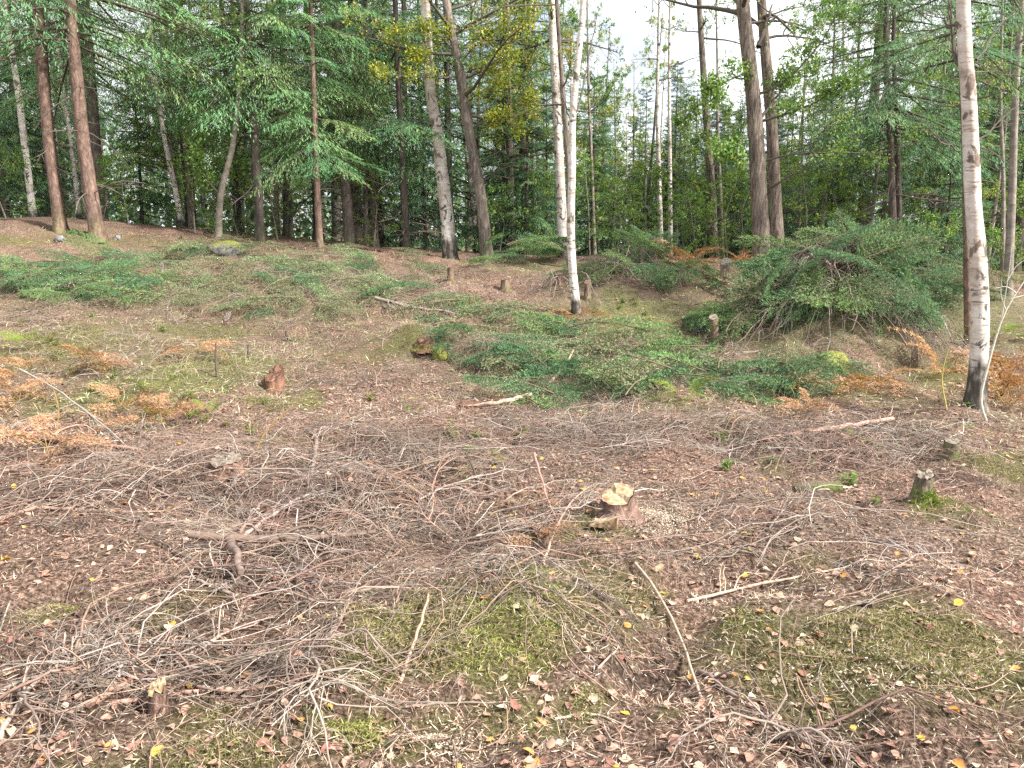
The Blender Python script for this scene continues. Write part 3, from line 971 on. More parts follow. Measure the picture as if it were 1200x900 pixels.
def copy_proto(pr, name, loc, rz, s, label, group, cat='tree', tilt=(0, 0)):
    root = link(name, None, loc=loc, label=label, cat=cat, group=group)
    root.rotation_euler = (tilt[0], tilt[1], rz)
    root.scale = (s, s, s)
    for (nm, me, kd) in pr:
        link(nm, me, root, kind=kd)
    return root


PS = [proto_spruce(14, 1.2, 120, 2.4, SPR_DARK, .14, 1), proto_spruce(16, 2.5, 110, 2.6, SPR, .16, 2), proto_spruce(13, .5, 130, 2.2, SPR_DARK, .12, 3), proto_spruce(15, 3.2, 100, 2.5, SPR, .15, 4)]
PY = [proto_spruce(5.5, .3, 90, 1.5, SPR, .06, 5), proto_spruce(4.2, .25, 80, 1.25, SPR_DARK, .05, 6)]
PL = [proto_leafy(11, 2.2, 34, 1.2, 2.6, OAK_L[:4], .07, .11, M['oak_bark']), proto_leafy(9, 1.5, 34, 1.0, 2.2, ASH_L, .068, .08, M['smooth_bark']),
      proto_leafy(12, 3.0, 26, 1.0, 2.2, BIRCH_L, .06, .09, M['birch'])]
PB = [proto_leafy(2.4, .2, 22, .6, 1.1, GREENS, .065, .022, M['smooth_bark'], 7, 4, 3), proto_leafy(1.6, .1, 20, .5, .9, ASH_L, .06, .018, M['smooth_bark'], 7, 4, 3)]

r2 = np.random.default_rng(77)
taken = []


def free(x, y, d):
    for (a, b) in taken:
        if (a - x) ** 2 + (b - y) ** 2 < d * d:
            return False
    taken.append((x, y))
    return True


def open_gap(px):
    return 700 < px < 985


# tall spruces and leafy trees, by rows going back
n_s = 0
for (Y0, Y1, cnt, dmin) in [(21, 26, 60, 1.7), (26, 34, 90, 2.2), (34, 48, 120, 2.6), (48, 75, 110, 3.6)]:
    for k in range(cnt):
        px = r2.uniform(-420, 1620)
        Y = r2.uniform(Y0, Y1)
        x = (px - 600) / FPX * Y
        kind = r2.random()
        sc_, rz = r2.uniform(.8, 1.15), r2.uniform(0, 6.28)
        if not free(x, Y, dmin):
            continue
        z = H(x, Y)[0] - .05
        if open_gap(px):
            if Y < 30 and kind < .55:
                continue
            if kind < .5:
                copy_proto(PY[r2.integers(2)], 'young_spruce', (x, Y, z), rz, sc_ * (.75 + Y / 90), 'low young spruce in the thicket under the open sky', 'young spruces under the open sky')
            else:
                copy_proto(PB[r2.integers(2)], 'leafy_bush', (x, Y, z), rz, sc_ * (1.1 + Y / 40), 'green leafy bush in the thicket under the open sky', 'bushes under the open sky', 'bush')
        elif kind < (.86 if px < 640 else .72):
            v = r2.integers(4)
            copy_proto(PS[v], 'forest_spruce', (x, Y, z), rz, sc_, ['dark spruce with boughs down to knee height in the stand behind', 'tall spruce with a green crown and bare foot in the stand behind', 'dense dark spruce with boughs touching the ground in the stand behind', 'tall spruce with high green crown in the stand behind'][v], ['low-boughed spruces of the stand', 'bare-footed spruces of the stand', 'ground-touching spruces of the stand', 'high-crowned spruces of the stand'][v], tilt=(r2.uniform(-.02, .02), r2.uniform(-.02, .02)))
        else:
            v = r2.integers(3)
            copy_proto(PL[v], 'forest_leafy_tree', (x, Y, z), rz, sc_, ['yellowing oak among the spruces deep behind the edge trees', 'fresh green leafy tree among the spruces deep behind the edge', 'white-stemmed birch among the spruces deep behind the edge trees'][v], ['oaks of the stand', 'green leafy trees of the stand', 'birches of the stand'][v], tilt=(r2.uniform(-.04, .04), r2.uniform(-.04, .04)))
for k in range(46):
    px, Y = r2.uniform(690, 1000), r2.uniform(25, 46)
    x = (px - 600) / FPX * Y
    v = (0, 2)[r2.integers(2)]
    copy_proto(PS[v], 'young_spruce', (x, Y, H(x, Y)[0] - .1), r2.uniform(0, 6.28), r2.uniform(.8, 1.2) * (.24 + Y * .0062), 'dense pointed young spruce in the row under the open sky', 'pointed young spruces under the open sky')
# the wood beyond, too far to tell its trees apart
n = 26000
px = U(-700, 1900, n)
Y = U(62, 95, n)
x = (px - 600) / FPX * Y
gap = np.exp(-((px - 835) / 150.0) ** 4)
hmax = (11 + 5 * fbm(x * .12, Y * .05, 3)) * (1 - .35 * gap)
z = H(x, Y) + hmax * U(0, 1, n) ** 1.1
m = MB()
q = np.stack([x, Y, z], 1)
L = U(.5, 1.1, n)
diamonds(m, q, norm(rvec(n) + np.array([0, 0, -.4])), norm(rvec(n) + np.array([0, -.6, .6])), L, L * .5, pick(SPR_DARK + SPR[:2] + ASH_L[:1], n, .2))
link('far_wood', m.mesh('far_wood', M['needle']), label='dense dark green wood closing the view far behind the trunks', cat='forest', kind='stuff')
n = 22000
Y = U(27, 60, n)
x = (U(-650, 1850, n) - 600) / FPX * Y
z = H(x, Y) + (2.2 + 3.2 * fbm(x * .35, Y * .35, 2)) * U(0, 1, n)
m = MB()
L = U(.18, .45, n)
diamonds(m, np.stack([x, Y, z], 1), norm(rvec(n) + np.array([0, 0, -.2])), norm(rvec(n) + np.array([0, -.4, .8])), L, L * .5, pick([(.035, .075, .04), (.05, .09, .045), (.06, .1, .03)], n, .25))  # leaf colours darkened so they carry the shade of the forest interior
link('undergrowth', m.mesh('undergrowth', M['leaf']), label='dark tangled undergrowth on the forest floor between the far trunks', cat='undergrowth', kind='stuff')
# leafy trees lit at the edge and the undergrowth below them
for (px, Y, v, s) in [(232, 21, 0, .8), (330, 22, 1, .9), (432, 20.5, 0, .75), (600, 21, 0, .95), (560, 23, 1, .9), (628, 24, 2, .95), (700, 27, 1, .62), (728, 30, 2, .6), (955, 21, 1, .85), (985, 23, 0, .8), (1010, 19.5, 1, .75),
                      (1085, 20, 0, .7), (930, 26, 0, .62), (860, 33, 2, .6), (1150, 21, 1, .8), (800, 34, 1, .72), (740, 38, 0, .8), (905, 36, 2, .7), (715, 25, 1, .66), (770, 31, 2, .75), (830, 29, 0, .6), (855, 40, 1, .9), (940, 30, 1, .85), (965, 27, 2, .9), (705, 34, 0, .85), (810, 42, 2, .8), (880, 27, 1, .55), (755, 27, 1, .5), (925, 40, 0, 1.0), (690, 40, 1, 1.0), (790, 27, 0, .45)]:
    x = (px - 600) / FPX * Y
    copy_proto(PL[v], 'edge_leafy_tree', (x, Y, H(x, Y)[0] - .05), r2.uniform(0, 6.28), s, ['slender yellowing oak filling', 'slender fresh green tree filling', 'slender white-stemmed birch filling'][v] + (' the space under the open sky' if 690 < px < 970 else ' the space between the edge trunks'), ['oaks', 'green trees', 'birches'][v] + (' under the open sky' if 690 < px < 970 else ' between the edge trunks'))
for (px, Y, v, s) in [(160, 18.5, 0, .7), (235, 18.2, 0, .9), (285, 19, 1, 1.1), (330, 18.8, 0, .9), (20, 18, 1, 1.0), (630, 19.5, 0, .8), (585, 19.5, 1, 1.), (720, 20, 0, .8), (850, 19, 0, .9), (815, 19.5, 1, 1.), (940, 18.5, 0, 1.1),
                      (975, 19, 0, 1.), (1090, 17.5, 1, 1.), (1165, 15.5, 1, .8), (440, 20, 0, .9), (255, 20, 0, 1.2), (690, 22, 0, 1.2), (745, 23, 0, 1.1), (800, 23, 0, 1.0), (870, 22, 0, 1.2), (130, 19, 1, .9), (1195, 17, 0, .9)]:
    x = (px - 600) / FPX * Y
    copy_proto(PB[v], 'undergrowth_bush', (x, Y, H(x, Y)[0] - .04), r2.uniform(0, 6.28), s, ['taller leafy green bush growing at the foot of the edge trees', 'low bright green bush growing at the foot of the edge trees'][v], ['taller bushes', 'low bushes'][v] + ' at the forest edge', 'bush')
for (px, Y, v, s) in [(615, 20, 0, .85), (590, 22, 1, 1.1), (640, 21.5, 0, .8), (500, 21, 1, 1.0), (1100, 18.5, 1, .9), (1075, 20.5, 0, 1.0), (20, 20, 0, 1.0), (690, 24, 0, .95), (450, 22.5, 0, .9), (965, 22, 1, .9), (175, 22, 0, .9), (50, 22, 1, 1.1)]:
    x = (px - 600) / FPX * Y
    copy_proto(PY[v], 'young_spruce', (x, Y, H(x, Y)[0] - .04), r2.uniform(0, 6.28), s, ['bushy green young spruce growing between the edge trunks', 'short dark young spruce growing between the edge trunks'][v], ['bushy', 'short dark'][v] + ' young spruces at the forest edge')

# ------------------------------------------------------------------ stumps
def stump(label, px, py, wpx, hpx, bmat, cmat, name='tree_stump', Y=None, lean=(0, 0), flare=.5, roots=5, slant=.1, step=0.0, moss=False, ragged=0.0, cat='stump'):
    p = g1(px, py) if Y is None else np.array([at(px, py, Y)[0], Y, 0])
    p[2] = H(p[0], p[1])[0]
    r = wpx * m_per_px(p[1]) / 2 * 1.02
    h = hpx * m_per_px(p[1]) * 1.02
    k, n = 22, 9
    th = np.arange(k) * 2 * math.pi / k
    t = np.linspace(-.12, 1, n)
    ph = U(0, 6.28)
    lob = .45 * np.maximum(0, np.cos(roots * th + ph)) * flare
    rr = r * (1 + (flare * .6 + lob[None]) * np.exp(-np.maximum(t, 0)[:, None] * 3.2) + .05 * rng.normal(size=(n, k)))
    X = p[0] + rr * np.cos(th)[None] + lean[0] * t[:, None] * h
    Yv = p[1] + rr * np.sin(th)[None] + lean[1] * t[:, None] * h
    top = h * (1 + slant * np.cos(th - 1.2) + ragged * rng.normal(size=k) + (step * (np.cos(th - .5) > 0.1)))
    Z = p[2] + t[:, None] * top[None] - .02
    V = np.stack([X, Yv, Z], -1).reshape(-1, 3)
    idx = np.arange(n * k).reshape(n, k)
    nx = np.roll(idx, -1, 1)
    mb = MB()
    mb.add(V, f4=np.stack([idx[:-1], nx[:-1], nx[1:], idx[1:]], -1).reshape(-1, 4))
    root = link(name, None, loc=p, label=label, cat=cat)
    link('bark', mb.mesh('stump_bark', bmat, origin=p), root)
    # cut face: rings of vertices towards the heart, each a little uneven
    mc = MB()
    rim = V.reshape(n, k, 3)[-1]
    c = rim.mean(0)
    fs = [1.0, .72, .45, .2]
    W = np.concatenate([c + (rim - c) * f * np.array([.97, .97, 1]) + np.array([0, 0, .004]) + rng.normal(size=(k, 3)) * .0015 * (1 + 12 * ragged) for f in fs] + [c[None] + np.array([0, 0, -.03 * ragged * 5])])
    ii = np.arange(len(fs) * k).reshape(len(fs), k)
    jj = np.roll(ii, -1, 1)
    f3 = [(ii[-1, a], jj[-1, a], len(W) - 1) for a in range(k)]
    mc.add(W, f3=f3, f4=np.stack([ii[:-1], jj[:-1], jj[1:], ii[1:]], -1).reshape(-1, 4))
    link('cut_face', mc.mesh('stump_cut', cmat, origin=p, smooth=False), root)
    if moss:
        mm = MB()
        m = 500
        a, u = U(-2.6, .9, m), U(0, .55, m)
        R_ = r * (1 + flare * np.exp(-u * 3.2)) + U(-.2, .9, m) * r * (1 - u / .55)
        q = np.stack([p[0] + R_ * np.cos(a) + lean[0] * u * h, p[1] + R_ * np.sin(a), p[2] + u * h * .8 * (R_ < r * 1.5)], 1)
        q[:, 2] = np.maximum(q[:, 2], H(q[:, 0], q[:, 1]))
        diamonds(mm, q, norm(rvec(m) + np.array([0, 0, .5])), rvec(m), U(.015, .035, m), .006, pick([(.14, .2, .03), (.2, .26, .04), (.08, .12, .02)], m))
        link('moss', mm.mesh('stump_moss', M['moss'], origin=p), root, kind='stuff')
    return p


stump('small pale cut stump with peeling reddish bark among twigs, splinter showing', 187, 838, 22, 44, M['red_bark'], M['cut'], flare=.55, slant=.12, ragged=.05)
HERO = stump('fresh cut stump with pale stepped top and spread roots beside sawdust', 724, 603, 38, 24, M['red_bark'], M['cut'], flare=.9, roots=4, slant=.2, step=.25)
stump('mossy leaning stump with bright green moss at its foot', 1077, 590, 19, 40, M['moss_bark'], M['cut_old'], lean=(.1, 0), flare=.8, ragged=.03, moss=True)
stump('short dark stump with flat pale cut between big birch and mossy stump', 1114, 537, 17, 22, M['moss_bark'], M['cut_old'], flare=.3)
stump('low rotten orange stump with white flake on top in the twig mat', 266, 556, 34, 17, M['rot'], M['cut_old'], flare=.5, ragged=.08, slant=.2)
stump('broken reddish rotten stump above a green mossy patch', 322, 456, 22, 19, M['rot'], M['rot'], flare=.35, ragged=.1, slant=.35, step=.15)
stump('rotten orange stump crumbling on the mossy mound', 500, 412, 20, 13, M['rot'], M['rot'], flare=1.2, ragged=.1, slant=.3, moss=True)
stump('crumbled red rotten stump remains at the edge of green boughs', 552, 478, 34, 7, M['rot'], M['rot'], flare=.8, ragged=.12)
stump('tall sawn post-like stump between the brush heaps', 851, 350, 13, 42, M['spruce_bark'], M['cut_old'], flare=.1, lean=(-.05, 0))
stump('thin leaning sawn stub in front of the tall post-like stump', 838, 402, 10, 28, M['spruce_bark'], M['cut_old'], flare=.1, lean=(-.12, 0))
stump('small brown stump below the brush heap beside the dark stone', 806, 388, 14, 14, M['dark_bark'], M['cut_old'], flare=.2)
stump('tiny brown cut stub left in the pink-brown litter strip, the widest there', 592, 342, 10, 14, M['spruce_bark'], M['red_bark'], flare=.4)
stump('thin brown cut stub halfway along the litter strip', 688, 350, 7, 20, M['spruce_bark'], M['red_bark'], flare=.3)
stump('leaning pointed stub close to the crooked birch foot', 655, 336, 9, 14, M['red_bark'], M['red_bark'], flare=.4)
stump('thin stub at the far upper end of the litter strip', 528, 330, 7, 16, M['spruce_bark'], M['red_bark'], flare=.2)
stump('reddish slanted stump sticking out of needle litter below left boughs', 265, 382, 9, 11, M['red_bark'], M['cut_old'], flare=.2, lean=(.2, 0), slant=.5)
stump('pale pointed stub at the foot of the two reddish spruces', 190, 322, 5, 12, M['cut_old'], M['cut_old'], flare=.1, slant=.4)
stump('short stub with pale cut in the twig mat left of the hero stump mound', 212, 566, 12, 14, M['red_bark'], M['cut'], flare=.3)
stump('dark pointed stub beside the big birch, set in orange ferns', 1072, 434, 7, 20, M['spruce_bark'], M['cut_old'], flare=.2, lean=(-.1, 0), slant=.4)

# ------------------------------------------------------------------ stones
def rock(label, px, py, wpx, hpx, mat, dpx=None, Y=None, name='boulder', cat='rock', sink=.3):
    p = g1(px, py) if Y is None else np.array([at(px, py, Y)[0], Y, 0.])
    p[2] = H(p[0], p[1])[0]
    s = m_per_px(p[1])
    rx, rz = wpx * s / 2, hpx * s
    me = bpy.data.meshes.new(name)
    import bmesh
    bm = bmesh.new()
    bmesh.ops.create_icosphere(bm, subdivisions=4, radius=1)
    o1, o2 = U(0, 50), U(0, 50)
    co = np.array([v.co[:] for v in bm.verts])
    d = 1 + .35 * fbm(co[:, 0] * 1.3 + o1 + co[:, 2], co[:, 1] * 1.3 + o2, 3) + .12 * fbm(co[:, 0] * 5 + o1, co[:, 2] * 5 + co[:, 1] * 3, 2)
    for v, f in zip(bm.verts, d):
        v.co *= f
        v.co.x *= rx
        v.co.y *= rx * .8
        v.co.z *= rz * (1 / (1 + (1 - sink)) * 1.3)
    bm.to_mesh(me)
    bm.free()
    for q in me.polygons:
        q.use_smooth = True
    me.materials.append(mat)
    return link(name, me, loc=p + np.array([0, 0, rz * (.5 - sink)]), label=label, cat=cat)


rock('grey boulder with green lichen lying on the crest below the S-bent tree', 266, 297, 40, 13, M['rock'], sink=.42)
rock('bright green moss-covered rock in front of the big brush heap', 974, 436, 40, 22, M['moss_rock'])
rock('dark mossy stone half covered by boughs between the brush heaps', 824, 388, 28, 22, M['rock'])
rock('small white stone below the mossy-footed spruce', 71, 286, 12, 6, M['pale_rock'], name='stone')
rock('small white stone right of the stub-covered spruce', 138, 283, 8, 5, M['pale_rock'], name='stone')
rock('brown mossy lump at the crumbling stump', 516, 422, 18, 14, M['moss_rock'], name='mossy_lump')

# ------------------------------------------------------------------ logs, sticks and bare branches
TW_GREY = [(.17, .135, .11), (.24, .195, .165), (.12, .095, .08), (.29, .245, .21)]
TW_PINK = [(.27, .175, .135), (.21, .135, .105), (.31, .21, .165), (.16, .105, .085)]
TW_DARK = [(.07, .055, .045), (.1, .08, .065)]


def ground_path(p, head, L, n, wob=.25, lift=0.0, end_lift=0.0):
    a = head + np.cumsum(rng.normal(size=n) * wob / math.sqrt(n) * 1.6)
    st = L / (n - 1)
    xy = np.stack([p[0] + np.concatenate([[0], np.cumsum(np.cos(a[:-1]) * st)]), p[1] + np.concatenate([[0], np.cumsum(np.sin(a[:-1]) * st)])], 1)
    t = np.linspace(0, 1, n)
    h = H(xy[:, 0], xy[:, 1])
    hs = np.convolve(np.pad(h, 2, mode='edge'), np.ones(5) / 5, mode='valid')      # a stiff stick bridges the hollows
    z = np.maximum(h, hs) + lift * np.sin(np.clip(t * 1.1 + .05, 0, 1) * math.pi) + end_lift * t ** 1.5
    return np.column_stack([xy, z])


def side_twigs(P, R, ns, lrel, head_jit=.6, zl=.06, nseg=6):
    n = len(P)
    L = np.linalg.norm(P[-1] - P[0])
    i = rng.integers(1, n - 1, ns)
    b = P[i] + (P[np.minimum(i + 1, n - 1)] - P[i]) * U(0, 1, (ns, 1))
    tan = norm(P[np.minimum(i + 1, n - 1)] - P[i - 1])
    side = rng.choice([-1, 1], ns)
    ang = np.arctan2(tan[:, 1], tan[:, 0]) + side * U(.45, 1.2, ns)
    l = L * lrel * U(.4, 1.2, ns) * (1.15 - .8 * i / n)
    Q = np.empty((ns, nseg, 3))
    Q[:, 0] = b
    curve = -side * U(-.2, .6, ns)
    up = U(-.2, 1.0, ns) * zl
    for k in range(1, nseg):
        ang = ang + curve / nseg + rng.normal(size=ns) * .3
        Q[:, k, 0] = Q[:, k - 1, 0] + np.cos(ang) * l / (nseg - 1)
        Q[:, k, 1] = Q[:, k - 1, 1] + np.sin(ang) * l / (nseg - 1)
        t = k / (nseg - 1)
        g = H(Q[:, k, 0], Q[:, k, 1]) + .006
        Q[:, k, 2] = np.maximum(g, b[:, 2] * (1 - t) + g * t + up * math.sin(t * math.pi * .8) * 2)
    Rr = np.minimum(R[i] * .55, .012)[:, None] * np.linspace(1, .3, nseg)[None]
    return Q, np.maximum(Rr, .0013)


def branch_obj(name, P, R, label, cat, group=None, ns=0, lrel=.35, cols=TW_GREY, sub=True, k=6, zl=.06, capped=True, mat=None, parts=True):
    mb = MB()
    c = pick(cols, 1, .12)[0]
    tubes(mb, P, R, k, c, cap=capped)
    o = link(name, mb.mesh(name, mat or M['twig'], origin=P[0]), loc=P[0], label=label, cat=cat, group=group)
    if ns:
        mt = MB()
        Q, QR = side_twigs(P, R, ns, lrel, zl=zl)
        tubes(mt, Q, QR, 4, pick([c, c * .85, c * 1.15], ns, .1))
        if sub:
            S, SR = sprout(Q, QR, 3, .2, .95, .25, .55, .35, -.05, 4, .7)
            S[:, :, 2] = np.maximum(S[:, :, 2], H(S[:, :, 0].ravel(), S[:, :, 1].ravel()).reshape(S.shape[:2]) + .003)
            tubes(mt, S, np.maximum(SR, .0011), 3, c)
        link('side_twigs', mt.mesh('side_twigs', M['twig'], origin=P[0]), o, kind='stuff')
    return o


def px_branch(name, pts, wpx, label, cat='branch', cols=TW_GREY, ns=0, lrel=.3, lifts=None, taper=.45, k=8, mat=None, n=12, group=None):
    """a stick lying through the given ground pixels; lifts raise single points off the ground"""
    G = np.array([g1(*q) for q in pts])
    lifts = lifts or [0] * len(pts)
    r = wpx * m_per_px(np.mean([np.linalg.norm(q) for q in G])) / 2 * .78
    for q, l in zip(G, lifts):
        q[2] += r * .8 + l
    s = np.concatenate([[0], np.cumsum(np.linalg.norm(np.diff(G, axis=0), axis=1))])
    t = np.linspace(0, s[-1], n)
    P = np.stack([np.interp(t, s, G[:, j]) for j in range(3)], 1)
    for _ in range(2):
        P[1:-1] = .25 * P[:-2] + .5 * P[1:-1] + .25 * P[2:]
    P[1:-1] += rng.normal(size=(n - 2, 3)) * r * .25
    P[:, 2] = np.maximum(P[:, 2], H(P[:, 0], P[:, 1]) + r * .3)
    R = r * np.linspace(1, taper, n) * (1 + .07 * rng.normal(size=n))
    return branch_obj(name, P, R, label, cat, group, ns, lrel, cols, True, k, mat=mat)


def px_stick(name, base, tip, wpx, label, cols, cat='stick', bend=.1, taper=.4, mat=None):
    """a stick standing on the ground pixel base, leaning to the pixel tip at the same depth"""
    b = g1(*base)
    e = at(tip[0], tip[1], b[1] + U(-.05, .05))
    n = 9
    t = np.linspace(0, 1, n)[:, None]
    P = b * (1 - t) + e * t
    P[0, 2] -= .03
    P[:, 0] += bend * np.sin(t[:, 0] * math.pi) * np.linalg.norm(e - b)
    r = wpx * m_per_px(b[1]) / 2
    return branch_obj(name, P, r * np.linspace(1, taper, n), label, cat, None, 0, 0, cols, k=6, mat=mat)


px_branch('fallen_branch', [(0, 512), (70, 520), (135, 529), (170, 533)], 9, 'long straight pinkish dry branch lying at the edge of ferns', cols=TW_PINK[:1], ns=6)
px_branch('fallen_branch', [(222, 641), (262, 646), (300, 655), (350, 654), (395, 645), (440, 635)], 14, 'thick dark dry branch with forked stub in the twig mat', cols=[(.13, .095, .08)], lifts=[.04, .05, .06, .06, .05, .04], ns=10, lrel=.3, taper=.5)
px_branch('fallen_branch', [(270, 646), (278, 668), (284, 688)], 13, 'short thick branch stub pointing down from the dark forked branch', cols=[(.15, .11, .095)], taper=.8, lifts=[.05, .06, .05])
px_branch('fallen_branch', [(0, 880), (22, 830), (48, 800), (90, 775), (132, 745)], 8, 'pale smooth branch crossing the twig tangle left of the peeling stump', cols=[(.33, .27, .23)], ns=4)
px_branch('fallen_branch', [(0, 812), (55, 795), (110, 772), (165, 745)], 5, 'thin dark branch alongside the pale smooth branch', cols=[(.2, .17, .15)], ns=5)
px_branch('fallen_branch', [(72, 790), (100, 803), (135, 808), (150, 806)], 10, 'short greyish brown branch lying beside the peeling stump', cols=[(.3, .23, .17)], taper=.7, ns=3)
px_branch('fallen_branch', [(105, 835), (130, 820), (152, 806), (165, 800)], 11, 'reddish flaking branch leaning towards the peeling stump', cols=[(.3, .18, .13)], taper=.6)
px_branch('fallen_branch', [(130, 826), (180, 822), (240, 815)], 7, 'straight reddish branch passing behind the peeling stump', cols=[(.36, .21, .16)], taper=.9)
px_branch('cut_branch', [(258, 812), (290, 812), (318, 806)], 10, 'short cut branch with round pale end right of the peeling stump', cols=[(.3, .22, .16)], taper=.9)
px_branch('fallen_branch', [(200, 788), (240, 765), (275, 745), (292, 700), (330, 685)], 6, 'curved grey branch snaking below the dark forked branch', cols=TW_GREY[1:2], ns=8)
px_branch('fallen_branch', [(275, 700), (232, 684), (195, 682), (182, 680)], 6, 'thin grey branch lying across the bare needle patch', cols=TW_GREY[1:2], ns=3)
px_branch('fallen_branch', [(0, 610), (60, 595), (110, 604), (170, 602), (235, 603)], 6, 'long thin reddish branch along the upper edge of the bare needle patch', cols=TW_PINK[:1], ns=10)
px_branch('fallen_branch', [(275, 640), (310, 612), (350, 590), (400, 572)], 7, 'pale branch rising from the dark forked branch to the mound', cols=TW_GREY[3:], ns=6)
px_branch('fallen_branch', [(400, 700), (450, 690), (520, 690), (560, 700), (640, 730), (720, 770)], 6, 'long thin dark branch along the top of the mossy hummock', cols=[(.2, .16, .13)], ns=6)
px_branch('fallen_branch', [(468, 806), (484, 770), (497, 735), (502, 708)], 6, 'reddish stick leaning over the mossy hummock', cols=[(.35, .22, .17)], lifts=[0, .02, .05, .02], taper=.6)
px_branch('fallen_branch', [(744, 668), (770, 703), (795, 750), (812, 800), (822, 822)], 5, 'long curved pale stick lying on the leaf litter', cols=[(.3, .24, .19)], taper=.8, lifts=[.02, .03, .03, .02, 0])
px_branch('fallen_branch', [(805, 708), (880, 690), (960, 674), (1040, 662), (1120, 660)], 4.5, 'very long thin branch across the leaf litter below the mossy stump', cols=[(.36, .27, .21)], ns=12, lrel=.2, taper=.3)
px_branch('fallen_branch', [(636, 665), (650, 632), (668, 606), (690, 590)], 4.5, 'light branch leaning beside the fresh cut stump', cols=TW_PINK[2:3], lifts=[0, .04, .08, .1], ns=3)
px_branch('fallen_branch', [(626, 552), (640, 595), (655, 622)], 4.5, 'thin reddish twig crossing the light branch by the fresh stump', cols=[(.32, .18, .14)], lifts=[.12, .06, 0])
px_branch('fallen_log', [(895, 519), (950, 516), (1000, 511), (1045, 503)], 8, 'long thin pinkish log with mossy end in front of the big birch', cols=[(.36, .22, .17)], taper=.8, lifts=[0, .04, .06, .05])
px_branch('fallen_log', [(880, 508), (905, 522), (932, 536)], 6, 'short pinkish branch crossing the long thin log', cols=[(.34, .22, .17)], taper=.7)
px_branch('mossy_log', [(993, 513), (1010, 522), (1030, 533)], 13, 'short log thickly covered in green moss', cols=[(.15, .19, .04)], taper=.7, mat=M['moss_rock'])
px_branch('fallen_branch', [(935, 578), (970, 576), (998, 572)], 5, 'thin pale twig beside the flat piece of bark', cols=[(.4, .32, .25)])
px_branch('fallen_branch', [(820, 790), (850, 812), (890, 845), (950, 868), (1010, 900)], 8, 'dark twisted branch buried in litter on the bottom twig heap', cols=[(.2, .15, .13)], ns=14, lrel=.25)
px_branch('fallen_branch', [(475, 830), (530, 830), (600, 826)], 5, 'thin dark twig on the moss below the hollow', cols=[(.2, .16, .13)], ns=3)
px_branch('fallen_branch', [(700, 795), (730, 770), (680, 745)], 4, 'bent twig hanging over the dark hollow', cols=[(.3, .22, .18)], lifts=[.02, .05, .02])
px_branch('fallen_branch', [(650, 845), (700, 838), (745, 860)], 5, 'pale twig on the moss below the hollow', cols=[(.38, .31, .25)])
px_branch('fallen_branch', [(360, 505), (372, 520), (366, 560)], 7, 'short broken grey branch behind the needle mound', cols=TW_GREY[1:2], taper=.7)
px_branch('fallen_branch', [(440, 360), (480, 372), (530, 374)], 6, 'dark bare branch sticking out of the boughs above the rotten stump', cols=[(.2, .17, .15)], ns=8, lifts=[.1, .08, .03])
px_branch('fallen_branch', [(545, 480), (590, 478), (622, 470)], 7, 'pale cut stick in front of the green boughs', cols=[(.33, .26, .2)], taper=.9, lifts=[0, .03, .05])
px_branch('fallen_branch', [(640, 455), (665, 440), (672, 425)], 6, 'broken pinkish stick poking from the green boughs', cols=[(.36, .25, .2)], lifts=[0, .1, .15])
px_branch('fallen_branch', [(690, 445), (740, 440), (790, 432)], 6, 'grey forked branch lying over the green boughs', cols=TW_GREY[1:2], ns=8, lifts=[.05, .15, .1])
px_branch('fallen_branch', [(700, 292), (740, 292), (755, 287)], 6, 'pale bare branch on top of the heap behind the crooked birch', cols=TW_GREY[3:], lifts=[.5, .6, .7], ns=5)
px_branch('fallen_branch', [(30, 350), (75, 345), (110, 340)], 5, 'light twig across the green bough patch on the slope', cols=TW_GREY[3:], ns=5, lifts=[.05, .1, .1])
px_branch('fallen_branch', [(25, 452), (75, 480), (135, 518), (155, 535)], 3.2, 'pale thin branch slanting through the rusty ferns', cols=[(.28, .25, .22)], ns=5, lifts=[.15, .12, .05, 0])
for (b, t, w, lab, c) in [((255, 445), (253, 402), 4, 'thin black upright cut stem left of the broken reddish stump', TW_DARK), ((293, 421), (291, 404), 4, 'short black upright stub above the broken reddish stump', TW_DARK),
                          ((340, 404), (335, 388), 4, 'black slanting stub right of the short black stub', TW_DARK), ((172, 548), (163, 528), 5, 'short dark broken stub on the long pinkish branch', [(.16, .1, .08)]),
                          ((66, 505), (62, 455), 2.2, 'thin yellow fern stalk standing in the rusty ferns', [(.32, .23, .07)]), ((300, 530), (340, 478), 2.6, 'slanting yellow fern stalk over the twig mat', [(.32, .21, .07)]),
                          ((1110, 480), (1112, 408), 2.2, 'upright yellow-green fern stalk left of the big birch', [(.28, .26, .08)]),
                          ((560, 575), (545, 530), 3.5, 'dark arched twig standing in the middle of the slash', TW_DARK),
                          ((900, 392), (926, 340), 3, 'brown bent twig in the big brush heap front', TW_PINK)]:
    px_stick('upright_stick', b, t, w, lab, c, bend=U(-.12, .12))

